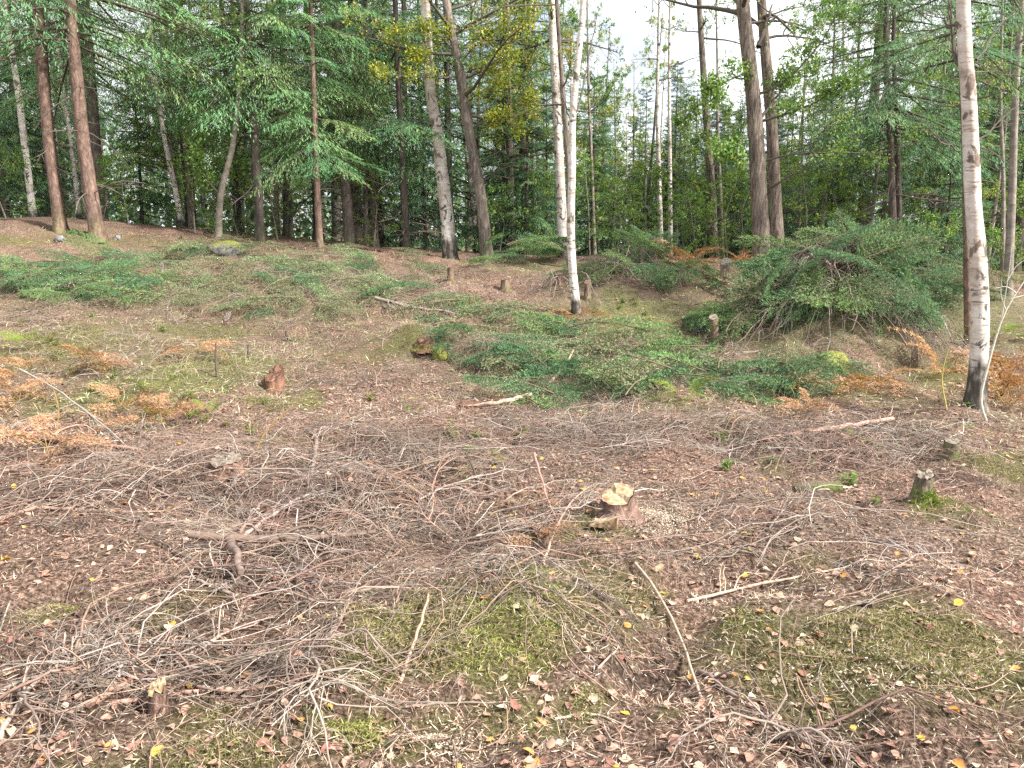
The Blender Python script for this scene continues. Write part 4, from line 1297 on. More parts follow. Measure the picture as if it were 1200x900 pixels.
# bare sapling beside the big birch
b = g1(1146, 492)
b[1] -= .12
SP = np.array([b] + [at(x, y, b[1]) for (x, y) in [(1147, 470), (1156, 435), (1164, 405), (1172, 378), (1182, 355), (1200, 330), (1222, 300)]])
root = branch_obj('bare_sapling', resample(SP, 14), np.linspace(1, .3, 14) * .014, 'bare pale sapling leaning right from the foot of the big birch', 'sapling', None, 0, 0, [(.45, .42, .36)])
for pts in [[(1174, 372), (1179, 340), (1184, 310), (1186, 285)], [(1178, 362), (1172, 345), (1174, 325)], [(1190, 343), (1180, 335), (1165, 338)], [(1185, 350), (1205, 345), (1225, 350)], [(1180, 330), (1190, 312), (1200, 305)]]:
    E = resample(np.array([at(x, y, b[1]) for (x, y) in pts]), 7)
    mb = MB()
    tubes(mb, E, np.linspace(.006, .002, 7), 4, (.42, .39, .34))
    link('branch', mb.mesh('sapling_branch', M['twig'], origin=SP[0]), root)

# the slash mat: bare dry spruce branches, one object each
MAT = [(150, 560, 170, 50, 18, 'the twig mat around the low orange stump'), (430, 545, 130, 45, 20, 'the twig mat behind the needle mound'), (520, 615, 130, 45, 22, 'the twig mat between needle mound and fresh stump'),
       (700, 515, 150, 25, 24, 'the twig mat below the green boughs'), (930, 520, 120, 30, 20, 'the twig mat in front of the brush heap'), (340, 650, 90, 55, 18, 'the tangle around the dark forked branch'),
       (120, 800, 120, 40, 16, 'the tangle left of the peeling stump'), (350, 790, 70, 40, 7, 'the tangle right of the peeling stump'), (930, 630, 140, 40, 14, 'the loose twigs on the leaf litter'),
       (950, 880, 60, 12, 3, 'the twig heap buried at the dark twisted branch'), (1060, 525, 60, 25, 14, 'the twigs around the foot of the big birch'), (560, 685, 140, 18, 8, 'the twigs above the mossy hummock'),
       (450, 340, 60, 25, 14, 'the bare twigs over the grey-green boughs'), (320, 330, 130, 32, 34, 'the bare twigs over the slope boughs'), (760, 500, 120, 40, 14, 'the twigs strewn right of the slash middle'),
       (630, 425, 100, 35, 14, 'the bare twigs over the middle boughs'), (300, 430, 200, 40, 12, 'the litter around the broken reddish stump'), (560, 350, 90, 25, 6, 'the pink-brown litter strip'), (100, 400, 120, 30, 8, 'the mossy slope below the left boughs'),
       (40, 370, 60, 30, 8, 'the twigs left below the slope boughs'), (800, 420, 80, 20, 12, 'the twigs between the two green patches')]
for (cx, cy, rx, ry, n, where) in MAT:
    for k in range(n):
        p = g1(np.clip(cx + rng.normal() * rx * .6, -30, 1230), np.clip(cy + rng.normal() * ry * .6, 290, 897))
        L = U(.5, 1.5) * (1 if p[1] > 4 else .6)
        n_ = 10
        hd = U(0, math.pi * 2)
        if U(0, 1) < .5:
            hd = rng.choice([0, math.pi]) + rng.normal() * .4
        P = ground_path(p, hd, L, n_, .5, U(.01, .09), U(0, .05))
        r = U(.0028, .0065)
        P[:, 2] += r
        branch_obj('dry_branch', P, r * np.linspace(1.1, .3, n_), 'dry leafless branch with thin twigs in ' + where, 'branch', 'dry branches in ' + where, int(U(8, 16)), .38, TW_GREY if U(0, 1) < .65 else TW_PINK, k=5, zl=U(.02, .09) * (1 if p[1] > 4 else .4))

SL = []
for (cx, cy, rx, ry, n, where) in MAT:
    c, e = g1(cx, cy), g1(cx + rx, cy)
    ryy = min(abs(g1(cx, max(cy - ry, 285))[1] - g1(cx, min(cy + ry, 899))[1]) / 2, 2.0)
    k = n * (11 if cy > 600 else 25)
    SL.append(np.stack([c[0] + rng.normal(size=k) * abs(e[0] - c[0]) * .55, c[1] + rng.normal(size=k) * ryy * .5], 1))
SL = np.concatenate(SL)
n = len(SL)
hd, L, T, bend = U(0, 6.28, n), .1 + .8 * U(0, 1, n) ** 1.7, np.linspace(0, 1, 7), rng.normal(size=n) * .1
P = np.empty((n, 7, 3))
P[:, :, 0] = SL[:, :1] + np.cos(hd)[:, None] * L[:, None] * T - np.sin(hd)[:, None] * (bend * L)[:, None] * np.sin(T * math.pi)[None]
P[:, :, 1] = SL[:, 1:2] + np.sin(hd)[:, None] * L[:, None] * T + np.cos(hd)[:, None] * (bend * L)[:, None] * np.sin(T * math.pi)[None]
P[:, :, 2] = H(P[:, :, 0].ravel(), P[:, :, 1].ravel()).reshape(n, 7) + .004 + U(0, .06, n)[:, None] + U(-.02, .07, n)[:, None] * T + U(0, .08, n)[:, None] * np.sin(T * math.pi)
P[:, 1:] += rng.normal(size=P[:, 1:].shape) * (.022 * L)[:, None, None] * np.array([1, 1, .5])
m = MB()
tubes(m, P, (.001 + .0042 * U(0, 1, n) ** 3)[:, None] * np.linspace(1, .45, 7)[None], 3, pick(TW_GREY + TW_GREY + TW_PINK + [(.34, .29, .25), (.38, .34, .3)], n, .2))
link('slash_twigs', m.mesh('slash_twigs', M['twig']), label='fine dry twigs of the slash mat', cat='twigs', kind='stuff')

# ------------------------------------------------------------------ green boughs cut and left lying
def bough_meshes(seed, cols, needle=.03, bare=0.0):
    p, d, l = bough_template(seed, 15, .3, .9)
    keep = rng.random(len(p)) > bare
    m = MB()
    T = np.linspace(0, 1, 9)
    ax = np.stack([T, .03 * np.sin(5 * T), .06 * np.sin(3 * T) - .18 * T ** 2 + .09 * T ** 5], -1)
    tubes(m, ax, np.linspace(.008, .002, 9), 5, (.14, .105, .07))
    e = p + d * l[:, None]
    tubes(m, np.stack([p, (p + e) / 2, e], 1), np.tile([.0022, .0016, .001], (len(p), 1)), 3, (.12, .11, .06))
    stem = m.mesh('bough_stem', M['twig'])
    p, d, l = p[keep], d[keep], l[keep]
    nn = 11
    K = len(p)
    u = np.tile(np.linspace(.03, 1, nn), (K, 1)) + U(-.03, .03, (K, nn))
    q = (p[:, None] + d[:, None] * (u * l[:, None])[..., None]).reshape(-1, 3)
    dd = np.repeat(d, nn, axis=0)
    side = norm(np.cross(dd, rvec(K * nn)))
    nd = norm(dd * .75 + side * .85 + np.array([0, 0, .12]))
    L = needle * U(.7, 1.25, K * nn)
    w = norm(np.cross(nd, rvec(K * nn))) * .0042
    V = np.stack([q - w, q + w, q + nd * L[:, None]], 1).reshape(-1, 3)
    c = np.repeat(np.repeat(pick(cols, K, .25), nn, axis=0) * (1 + U(-.15, .15, (K * nn, 1))), 3, axis=0)
    m2 = MB()
    m2.add(V, f3=np.arange(len(V)).reshape(-1, 3), col=np.clip(c, 0, 1))
    return stem, m2.mesh('bough_needles', M['needle'])


DEEP = [(.09, .2, .1), (.12, .25, .115), (.07, .16, .085)]
FRESH = [(.14, .26, .09), (.18, .31, .1), (.11, .21, .085)]
FADED = [(.19, .24, .13), (.24, .25, .15), (.15, .22, .11), (.29, .25, .16)]
PALEG = [(.2, .33, .15), (.24, .35, .17), (.17, .28, .13), (.28, .33, .18)]
BM = {'deep': [bough_meshes(s, c) for s, c in ((21, DEEP), (22, DEEP), (23, DEEP[1:] + FRESH[:1]), (24, DEEP + FADED[:1]))],
      'fresh': [bough_meshes(s, c) for s, c in ((31, FRESH), (32, FRESH), (33, FRESH + FADED[1:2]))],
      'pale': [bough_meshes(s, c) for s, c in ((51, PALEG), (52, PALEG + FADED[:2]))],
      'faded': [bough_meshes(s, FADED, .026, .2) for s in (41, 42, 43)]}


def put_bough(p, head, s, kind, label, group, lift=.06, pitch=0.0, roll=0.0):
    from mathutils import Matrix, Vector
    nrm = Vector(gnormal(np.array([p[0]]), np.array([p[1]]), .3)[0])
    X = Vector((math.cos(head), math.sin(head), 0))
    X = (X - nrm * X.dot(nrm)).normalized()
    X = (X + nrm * pitch).normalized()
    Yv = nrm.cross(X).normalized()
    Z = X.cross(Yv)
    Yv, Z = Yv * math.cos(roll) + Z * math.sin(roll), Z * math.cos(roll) - Yv * math.sin(roll)
    st, nd = BM[kind][rng.integers(len(BM[kind]))]
    o = link('withered_bough' if kind == 'faded' else 'spruce_bough', st, label=label, cat='bough', group=group)
    m = Matrix((X, Yv, Z)).transposed().to_4x4()
    m.translation = Vector(p) + nrm * lift
    o.matrix_world = m @ Matrix.Scale(s, 4)
    link('needles', nd, o, kind='stuff')


def bough_patch(lst, label, group, kinds, lift=(.03, .2), smin=.75, smax=1.3, pitch=.35):
    for (cx, cy, rx, ry, n) in lst:
        for k in range(n):
            a, q = U(0, 6.28), math.sqrt(U(0, 1))
            p = g1(cx + rx * q * math.cos(a), max(cy + ry * q * math.sin(a), 282))
            s = U(smin, smax)
            hd = U(0, 6.28)
            p[0] -= math.cos(hd) * s * .5
            p[1] -= math.sin(hd) * s * .5
            p[2] = H(p[0], p[1])[0]
            put_bough(p, hd, s, kinds[rng.integers(len(kinds))], label, group, U(*lift), U(-.12, pitch) + .05, U(-.6, .6))


bough_patch([(110, 335, 95, 30, 40), (25, 335, 30, 16, 6)], 'deep green spruce bough in the patch lying on the slope under the reddish spruces', 'boughs on the slope', ['deep', 'fresh', 'deep'], lift=(.02, .16), smin=.6, smax=1.1)
bough_patch([(300, 304, 120, 20, 30), (420, 322, 90, 34, 32), (330, 350, 120, 26, 30), (225, 345, 40, 22, 8)], 'greyish green bough in the wide faded layer right of the slope patch', 'faded boughs on the crest', ['faded', 'pale', 'faded', 'faded', 'deep'], lift=(.02, .12), smin=.6, smax=1.1, pitch=.15)
bough_patch([(520, 368, 40, 12, 6), (570, 390, 60, 20, 13), (645, 415, 75, 25, 16), (620, 452, 65, 24, 15), (710, 440, 65, 24, 10)], 'green spruce bough in the large patch in the middle of the clearing', 'boughs in the middle patch', ['deep', 'deep', 'fresh', 'deep', 'faded'], lift=(.02, .12), pitch=.12)
bough_patch([(760, 455, 60, 15, 7), (760, 420, 70, 18, 8)], 'faded spruce bough between the middle patch and the right patch', 'faded boughs in the middle', ['faded', 'fresh'])
bough_patch([(890, 445, 85, 18, 20)], 'deep green spruce bough in the low patch in front of the big brush heap', 'boughs in front of the brush heap', ['deep', 'deep', 'faded'], lift=(.02, .12), pitch=.12)
bough_patch([(610, 308, 60, 8, 14)], 'green spruce bough heaped behind the litter strip at the oak foot', 'boughs at the oak foot', ['fresh', 'deep'], smin=.7, lift=(.05, .5))
bough_patch([(1080, 345, 90, 22, 20)], 'dark green spruce bough in the low bank right of the big brush heap', 'boughs right of the brush heap', ['deep', 'faded'], lift=(.05, .35))
bough_patch([(870, 350, 45, 25, 10), (850, 385, 40, 14, 6)], 'green spruce bough between the two brush heaps', 'boughs between the heaps', ['fresh', 'faded', 'deep'], lift=(.05, .3))


def heap(c, rx, ry, n, kinds, label, group, hmax):
    for k in range(n):
        a, q = U(0, 6.28), math.sqrt(U(0, 1))
        x, y = c[0] + rx * q * math.cos(a), c[1] + ry * q * math.sin(a)
        s = U(.65, 1.2)
        hd = a + rng.normal() * .7 if U(0, 1) < .7 else U(0, 6.28)
        x, y = x - math.cos(hd) * s * .45, y - math.sin(hd) * s * .45
        p = np.array([x, y, H(x, y)[0]])
        put_bough(p, hd, s, kinds[rng.integers(len(kinds))], label, group, U(.03, hmax * (1 - .7 * q)), U(-.3, .4), U(-.8, .8))


heap(PILE_A, 1.1, 1.05, 84, ['fresh', 'deep', 'faded', 'deep', 'deep'], 'spruce bough piled on the big brush heap', 'boughs of the big brush heap', .5)
heap(PILE_B, 1.4, 1.0, 34, ['fresh', 'fresh', 'deep'], 'spruce bough piled on the lower heap behind the crooked birch', 'boughs of the lower heap', .4)
for (c, rr, n, lab, grp) in [(PILE_A, .95, 80, 'bare grey branch arching over the big brush heap', 'bare branches of the big brush heap'), (PILE_B + np.array([-.8, 0, 0]), .7, 14, 'bare brown branch on the lower heap behind the crooked birch', 'bare branches of the lower heap')]:
    for k in range(n):
        x, y = c[0] + rng.normal() * rr * .55, c[1] - abs(rng.normal()) * rr * .5
        P = ground_path((x, y), U(0, 6.28), U(.6, 1.4), 10, .9, U(.1, .35), U(-.1, .1))
        P[:, 2] += .08
        branch_obj('bare_branch', P, np.linspace(.009, .003, 10), lab, 'branch', grp, 9, .4, TW_GREY, zl=.12)

# ------------------------------------------------------------------ bracken
def frond_mesh(cols, curl, n=9, seed=0):
    r = np.random.default_rng(seed)
    m = MB()
    T = np.linspace(0, 1, 8)
    ax = lambda t: np.stack([t, 0 * t, .25 * np.sin(t * 2.2) - curl * t ** 2], -1)
    tubes(m, ax(T), np.linspace(.006, .0015, 8), 4, (.35, .24, .09))
    pos, dr, ln = [], [], []
    for s in (-1, 1):
        for i in range(n):
            t = .28 + .7 * i / n
            l = .38 * (1 - t) ** .8 + .03
            b = ax(np.array(t))
            d = np.array([.45, s, -.25 * curl + r.normal() * .2])
            d /= np.linalg.norm(d)
            kk = max(3, int(l / .024))
            for j in range(kk):
                u = (j + .5) / kk
                for q in (-1, 1):
                    pos.append(b + d * l * u + np.array([0, 0, -curl * .4 * (l * u) ** 1.5 + r.normal() * .008]))
                    dr.append(d * .6 + np.array([d[1], -d[0], 0]) * q + r.normal(size=3) * (.15 + .25 * curl))
                    ln.append(.055 * (1.1 - u) + .008)
    pos, dr, ln = np.array(pos), np.array(dr), np.array(ln)
    diamonds(m, pos, dr, norm(np.array([0, 0, 1.]) + rvec(len(pos)) * .4), ln, ln * .42, pick(cols, len(pos), .25))
    return m.mesh('bracken_frond', M['fern'])


RUST = [(.33, .16, .085), (.38, .2, .11), (.24, .115, .065), (.4, .26, .16)]
BROWN = [(.28, .19, .14), (.34, .25, .19), (.2, .13, .1), (.3, .17, .1)]
TAN = [(.36, .21, .12), (.42, .26, .15), (.28, .155, .09)]
FGREEN = [(.12, .2, .03), (.16, .25, .04), (.2, .26, .05)]
FM = {'rust': [frond_mesh(RUST, c, seed=s) for s, c in ((1, .25), (2, .5), (3, .38))] + [frond_mesh(BROWN, .45, seed=9), frond_mesh(TAN, .5, seed=10)], 'tan': [frond_mesh(TAN, c, seed=s) for s, c in ((4, .35), (5, .5))], 'green': [frond_mesh(FGREEN, .15, seed=7), frond_mesh(FGREEN, .25, seed=8)]}


def bracken(label, px, py, nf, kind, s, up=.5, Y=None, group=None, zoff=0):
    p = g1(px, py) if Y is None else np.array([at(px, py, Y)[0], Y, 0.])
    p[2] = H(p[0], p[1])[0] + zoff
    root = link('bracken_fern', None, loc=p, label=label, cat='fern', group=group)
    a0 = U(0, 6.28)
    for k in range(nf):
        o = link('frond', FM[kind][rng.integers(len(FM[kind]))], root)
        o.rotation_euler = (U(-.6, .6), -U(.0, up) + .1, a0 + k * 6.28 / nf + U(-.4, .4))
        q = s * U(.7, 1.15)
        o.scale = (q, q, q)
        o.location = (U(-.05, .05), U(-.05, .05), .01)


for (lab, px, py, nf, kd, s, up) in [
        ('rusty collapsed bracken left of the white birch trunk, tallest of its kind', 1100, 440, 5, 'rust', .62, 1.0), ('orange bracken clump at the right side of the big birch foot', 1178, 478, 8, 'rust', .7, .8),
        ('tan flattened bracken in front of the mossy rock', 975, 462, 6, 'tan', .6, .25), ('tan flattened bracken between mossy rock and big birch', 1030, 455, 5, 'tan', .55, .25),
        ('orange bracken on the lower heap beside the tall post-like stump', 805, 318, 5, 'rust', .7, .8), ('yellow-orange bracken behind the lower heap top', 780, 308, 4, 'rust', .7, .8),
        ('orange bracken behind the tall post-like stump', 868, 322, 4, 'rust', .6, .8), ('rusty curled bracken clump in front of the long pinkish branch mat', 188, 500, 6, 'rust', .42, .5),
        ('pale tan bracken frond left of the rusty curled clump', 145, 478, 4, 'tan', .45, .6), ('rusty bracken at the far left of the long pinkish branch', 20, 470, 6, 'rust', .5, .6),
        ('rusty brown bracken above the thin yellow stalk', 15, 440, 5, 'rust', .5, .5), ('rusty bracken below the slope boughs', 105, 428, 4, 'rust', .45, .4),
        ('small rusty bracken above the thin black upright stem', 225, 415, 4, 'rust', .45, .3), ('crumpled reddish bracken above the mossy patch', 120, 440, 4, 'rust', .4, .3),
        ('brown bracken flattened in the slash middle', 620, 590, 3, 'rust', .3, .2), ('rusty bracken at the lower mat below the fresh stump', 635, 640, 2, 'rust', .25, .3),
        ('orange bracken scraps at the crooked birch foot', 680, 378, 5, 'tan', .5, .2), ('brown bracken on the mound below the right bough patch', 945, 485, 5, 'rust', .4, .5),
        ('rust-coloured bracken at the right end of the clearing', 1190, 460, 7, 'rust', .65, .9), ('tan bracken on the twig mat under the thin yellow stalk', 60, 530, 5, 'tan', .5, .3),
        ('green bracken fronds right of the big birch', 1172, 398, 3, 'green', .6, .6), ('green bracken frond left of the big birch', 1118, 405, 2, 'green', .45, .9),
        ('small green fern right of the rusty curled clump', 240, 490, 4, 'green', .25, .5), ('small bluish green fern by the mossy patch', 180, 462, 4, 'green', .3, .4),
        ('bright green fern seedling in the litter left of the middle boughs', 488, 488, 4, 'green', .16, .6), ('bright green tuft in the middle of the slash', 612, 516, 4, 'green', .14, .5),
        ('green fern scrap left below the slope boughs', 40, 405, 4, 'green', .35, .4), ('yellowing fern at the left end of the right bough patch', 805, 470, 4, 'green', .4, .6)]:
    bracken(lab, px, py, nf + 2, kd, s * (1.15 if kd != 'green' else 1.0), min(up + .25, 1.1))

# small leafy plants
def herb_mesh(cols, seed):
    m, mw = MB(), MB()
    k = 7
    a, e, L = U(0, 6.28, k), U(.5, 1.3, k), U(.5, 1, k)
    T = np.linspace(0, 1, 5)
    P = np.stack([np.cos(a)[:, None] * (L * np.cos(e))[:, None] * T, np.sin(a)[:, None] * (L * np.cos(e))[:, None] * T, (L * np.sin(e))[:, None] * T ** .8], -1)
    tubes(mw, P, np.tile(np.linspace(.012, .005, 5), (k, 1)), 3, (.2, .16, .07))
    q = np.repeat(P[:, 1:].reshape(-1, 3), 3, axis=0)
    n = len(q)
    diamonds(m, q, norm(rvec(n) * np.array([1, 1, .4])), norm(rvec(n) * .4 + np.array([0, 0, 1.])), U(.2, .42, n), U(.11, .2, n), pick(cols, n, .2))
    return mw.mesh('herb_stems', M['twig']), m.mesh('herb_leaves', M['leaf'])


HM = [herb_mesh([(.1, .2, .045), (.14, .25, .05), (.2, .26, .06)], 1), herb_mesh([(.09, .17, .05), (.22, .24, .06), (.3, .2, .07)], 2), herb_mesh([(.1, .2, .045), (.16, .25, .05)], 3)]
for (cx, cy, rx, ry, n, where) in [(100, 415, 100, 30, 16, 'the mossy slope below the left boughs'), (240, 470, 80, 30, 12, 'the ferns around the broken reddish stump'), (600, 515, 200, 30, 8, 'the twig mat below the middle boughs'),
                                   (740, 370, 70, 20, 14, 'the grass right of the crooked birch'), (1150, 440, 50, 50, 10, 'the ground around the big birch'), (900, 540, 150, 40, 6, 'the twigs in front of the brush heap'), (330, 270, 150, 15, 10, 'the crest at the forest edge')]:
    for k in range(n):
        p = g1(cx + rng.normal() * rx * .6, max(280, cy + rng.normal() * ry * .6))
        st, lf = HM[rng.integers(3)]
        o = link('green_herb', st, loc=p, label='small green leafy herb growing in ' + where, cat='plant', group='herbs in ' + where)
        o.rotation_euler = (0, 0, U(0, 6.28))
        q = U(.05, .12)
        o.scale = (q, q, q)
        link('foliage', lf, o, kind='stuff')

# ------------------------------------------------------------------ wood pieces and sawdust by the fresh stump
def wedge(label, px, py, wpx, hpx, name, mat, rz=0.3, tilt=.5):
    p = g1(px, py)
    s = m_per_px(p[1])
    L, Hh, D = wpx * s, hpx * s, wpx * s * .45
    V = np.array([[-.5, -.5, 0], [.5, -.5, .1], [.55, .4, .2], [-.45, .5, 0], [-.35, -.45, .5], [.5, -.45, 1.1], [.5, .1, 1.0], [-.3, .1, .55]]) * np.array([L, D, Hh]) + rng.normal(size=(8, 3)) * .004
    m = MB()
    m.add(V, f4=[(0, 1, 5, 4), (1, 2, 6, 5), (2, 3, 7, 6), (3, 0, 4, 7), (4, 5, 6, 7), (3, 2, 1, 0)])
    o = link(name, m.mesh(name, mat, smooth=False), loc=p + np.array([0, 0, .01]), label=label, cat='wood')
    o.rotation_euler = (tilt * .3, tilt * .2, rz)


wedge('wedge-shaped pale wood chunk lying in front of the fresh stump', 707, 620, 34, 14, 'wood_wedge', M['cut'], -.2, .4)
wedge('flat brown split slab of bark lying below the mossy log', 957, 574, 52, 8, 'bark_piece', M['moss_bark'], -.15, .1)
wedge('small pale wood piece left of the sawdust', 770, 672, 12, 6, 'wood_piece', M['cut'], .5)
wedge('white bark flake on the leaf litter below the long thin branch', 1010, 712, 22, 5, 'bark_flake', M['cut_old'], -.6, .2)
wedge('white lichen flake lying on the twigs behind the pinkish log', 923, 506, 14, 8, 'bark_flake', M['pale_rock'], .3)
for (px, py, lab) in [(697, 594, 'round yellowish cut branch end left of the fresh stump, upper one'), (701, 606, 'round yellowish cut branch end left of the fresh stump, lower one')]:
    p = g1(px, py)
    P = np.array([p + np.array([0, 0, .03]), p + np.array([.1, .16, .045])])
    P = np.linspace(P[0], P[1], 5)
    o = branch_obj('cut_branch', P, np.full(5, .022), lab, 'branch', None, 0, 0, [(.17, .1, .08)], k=12, capped=False)
    th = np.arange(12) * math.pi / 6
    dv = norm(P[0] - P[1])
    sx_ = norm(np.cross(dv, np.array([0, 0, 1.])))
    sz_ = np.cross(sx_, dv)
    W = np.concatenate([P[0] + dv * .001 + .022 * (np.cos(th)[:, None] * sx_ + np.sin(th)[:, None] * sz_), (P[0] + dv * .003)[None]])
    m = MB()
    m.add(W, f3=[(i, (i + 1) % 12, 12) for i in range(12)])
    link('cut_face', m.mesh('cut_face', M['cut'], origin=P[0]), o)


def chips(name, px, py, rx, ry, n, label, cat, cols, size=(.006, .022), kind='stuff'):
    c, e = g1(px, py), g1(px + rx, py)
    ryy = abs(g1(px, py - ry)[1] - g1(px, py + ry)[1]) / 2
    q = np.stack([c[0] + rng.normal(size=n) * abs(e[0] - c[0]) * .55, c[1] + rng.normal(size=n) * ryy * .55, np.zeros(n)], 1)
    q[:, 2] = H(q[:, 0], q[:, 1]) + U(.002, .02, n)
    m = MB()
    L = U(size[0], size[1], n)
    diamonds(m, q, norm(rvec(n) * np.array([1, 1, .35])), norm(rvec(n) * .6 + np.array([0, 0, 1.])), L, L * U(.3, .7, n), pick(cols, n, .15))
    link(name, m.mesh(name, M['chip']), label=label, cat=cat, kind=kind)


PALE = [(.42, .35, .26), (.5, .43, .33), (.34, .26, .18)]
chips('sawdust', 775, 610, 45, 16, 3200, 'pale sawdust and chips beside the fresh stump', 'sawdust', [(.5, .43, .33), (.42, .34, .25), (.56, .5, .4)], (.003, .013))
chips('sawdust', 520, 870, 40, 22, 700, 'pale scattered sawdust on the moss near the bottom', 'sawdust', PALE, (.004, .012))
chips('sawdust', 1035, 790, 130, 50, 260, 'white wood flecks scattered over the right mossy hummock', 'sawdust', [(.5, .45, .38)], (.006, .016))
chips('sawdust', 520, 600, 100, 50, 300, 'pale flecks in the slash middle', 'sawdust', PALE)

# ------------------------------------------------------------------ litter
def wedge_pts(n, r0, r1, q=1.0, half=50):
    a = rad(90) + U(-rad(half), rad(half), n)
    u = U(0, 1, n)
    e = 2 - q
    r = (r0 ** e + u * (r1 ** e - r0 ** e)) ** (1 / e)
    x, y = r * np.cos(a), r * np.sin(a)
    return np.stack([x, y, H(x, y)], 1)


LIT = [(0.33, 0.237, 0.178), (0.24, 0.165, 0.124), (0.42, 0.33, 0.257), (0.1, 0.07, 0.051), (0.5, 0.422, 0.332), (0.29, 0.258, 0.198), (0.05, 0.036, 0.028), (0.035, 0.026, 0.02), (0.56, 0.505, 0.416), (0.4, 0.268, 0.208), (0.06, 0.043, 0.034)]  # near-black entries bring the contrast of shaded gaps into the litter colours
q = wedge_pts(135000, 1.5, 9, 1.25)
n = len(q)
q[:, 2] += U(.001, .02, n)
m = MB()
d = norm(rvec(n) * np.array([1, 1, .4]))
diamonds(m, q, d, norm(rvec(n) * .5 + np.array([0, 0, 1.])), U(.013, .06, n), U(.0016, .004, n), pick(LIT, n, .2) * np.where(fbm(q[:, 0] * .8, q[:, 1] * .8, 3)[:, None] > 0, np.array([[1.06, .95, .91]]), np.array([[.95, .95, .9]])), fold=0)
link('needle_litter', m.mesh('needle_litter', M['litter']), label='brown needle and fibre litter covering the clearing floor', cat='litter', kind='stuff')
q = wedge_pts(58000, 7, 19, .9)
n = len(q)
q[:, 2] += U(.001, .03, n)
m = MB()
diamonds(m, q, norm(rvec(n) * np.array([1, 1, .3])), norm(rvec(n) * .5 + np.array([0, 0, 1.])), U(.04, .13, n), U(.004, .009, n), np.where((fbm(q[:, 0] * .8 + 5, q[:, 1] * .8, 3) - .06 * q[:, 0] / 3 > -.08)[:, None], pick([(.42, .38, .22), (.31, .32, .15), (.2, .25, .1), (.52, .46, .31), (.15, .19, .07)], n, .2), pick(LIT, n, .2)), fold=0)
link('far_litter', m.mesh('far_litter', M['litter']), label='brown litter on the slope towards the trees', cat='litter', kind='stuff')

# thin loose twigs
q = wedge_pts(2400, 1.7, 15, .95)
n = len(q)
hd = U(0, 6.28, n)
L = U(.1, .5, n)
T = np.linspace(0, 1, 6)
bend = U(-.35, .35, n)
P = np.empty((n, 6, 3))
P[:, :, 0] = q[:, :1] + np.cos(hd)[:, None] * L[:, None] * T - np.sin(hd)[:, None] * (bend * L)[:, None] * np.sin(T * math.pi)[None]
P[:, :, 1] = q[:, 1:2] + np.sin(hd)[:, None] * L[:, None] * T + np.cos(hd)[:, None] * (bend * L)[:, None] * np.sin(T * math.pi)[None]
P[:, :, 2] = H(P[:, :, 0].ravel(), P[:, :, 1].ravel()).reshape(n, 6) + .004 + U(0, .03, n)[:, None] + U(0, .03, n)[:, None] * T
m = MB()
tubes(m, P, U(.0012, .0038, n)[:, None] * np.linspace(1, .5, 6)[None], 3, pick(TW_GREY + TW_PINK + TW_PINK, n, .2))
link('twig_litter', m.mesh('twig_litter', M['twig']), label='thin loose twigs strewn over the whole clearing', cat='twigs', kind='stuff')

# moss
q = wedge_pts(900000, 1.6, 13, 1.25, 40)
mf = field(P_MOSS, q[:, 0], q[:, 1]) + .75 * fbm(q[:, 0] * 3.2, q[:, 1] * 3.2, 4)
keep = (mf > .5) & (rng.random(len(q)) < np.clip((mf - .4) * 2.2, .15, .85))
q, mf = q[keep], mf[keep]
q[:, 2] += np.clip((mf - .5) * .05, 0, .025)
n = len(q)
m = MB()
cm_ = pick([(.13, .14, .04), (.2, .19, .07), (.09, .095, .03), (.27, .23, .12), (.16, .18, .045), (.3, .24, .16), (.26, .19, .13), (.35, .29, .2)], n, .2)
bright = (fbm(q[:, 0] * 2.2 + 9, q[:, 1] * 2.2, 2) > .12)[:, None]
cm_ = np.where(bright, cm_ * np.array([1.0, 1.2, .7]), cm_ * 1.1)
diamonds(m, q, norm(rvec(n) * np.array([1, 1, .5]) + np.array([0, 0, .45])), rvec(n), U(.008, .03, n), U(.0016, .0038, n), np.clip(cm_, 0, 1), fold=0)
link('moss_carpet', m.mesh('moss_carpet', M['moss']), label='yellow-green moss carpet on the hummocks', cat='moss', kind='stuff')

# thin dry grass
gr = []
for (cx, cy, rx, ry, n) in [(430, 330, 90, 30, 500), (320, 290, 110, 14, 700), (760, 370, 90, 25, 600), (830, 410, 70, 20, 400), (180, 280, 110, 8, 300), (900, 400, 60, 20, 250), (700, 445, 60, 20, 250), (120, 390, 110, 20, 600), (300, 400, 150, 30, 700), (200, 440, 150, 30, 600), (450, 380, 90, 25, 400), (300, 340, 150, 35, 1300), (900, 470, 90, 15, 300), (1080, 450, 80, 25, 400)]:
    for k in range(n // 30):
        p = g1(cx + rng.normal() * rx * .5, np.clip(cy + rng.normal() * ry * .5, 278, 898))
        gr.append(p + np.column_stack([rng.normal(size=(10, 2)) * .12, np.zeros(10)]))
gr = np.concatenate(gr)
gr[:, 2] = H(gr[:, 0], gr[:, 1]) - .01
n = len(gr)
T = np.linspace(0, 1, 5)
hd, L, ln = U(0, 6.28, n), U(.1, .3, n), U(.4, 1.0, n)
P = np.empty((n, 5, 3))
P[:, :, 0] = gr[:, :1] + np.cos(hd)[:, None] * (L * ln)[:, None] * T ** 1.6
P[:, :, 1] = gr[:, 1:2] + np.sin(hd)[:, None] * (L * ln)[:, None] * T ** 1.6
P[:, :, 2] = gr[:, 2:] + (L * (1.1 - ln))[:, None] * np.sin(T * 1.9)
m = MB()
tubes(m, P, U(.0015, .003, n)[:, None] * np.linspace(1, .4, 5)[None], 3, pick([(.4, .35, .2), (.3, .3, .13), (.22, .26, .1), (.48, .42, .28)], n, .2))
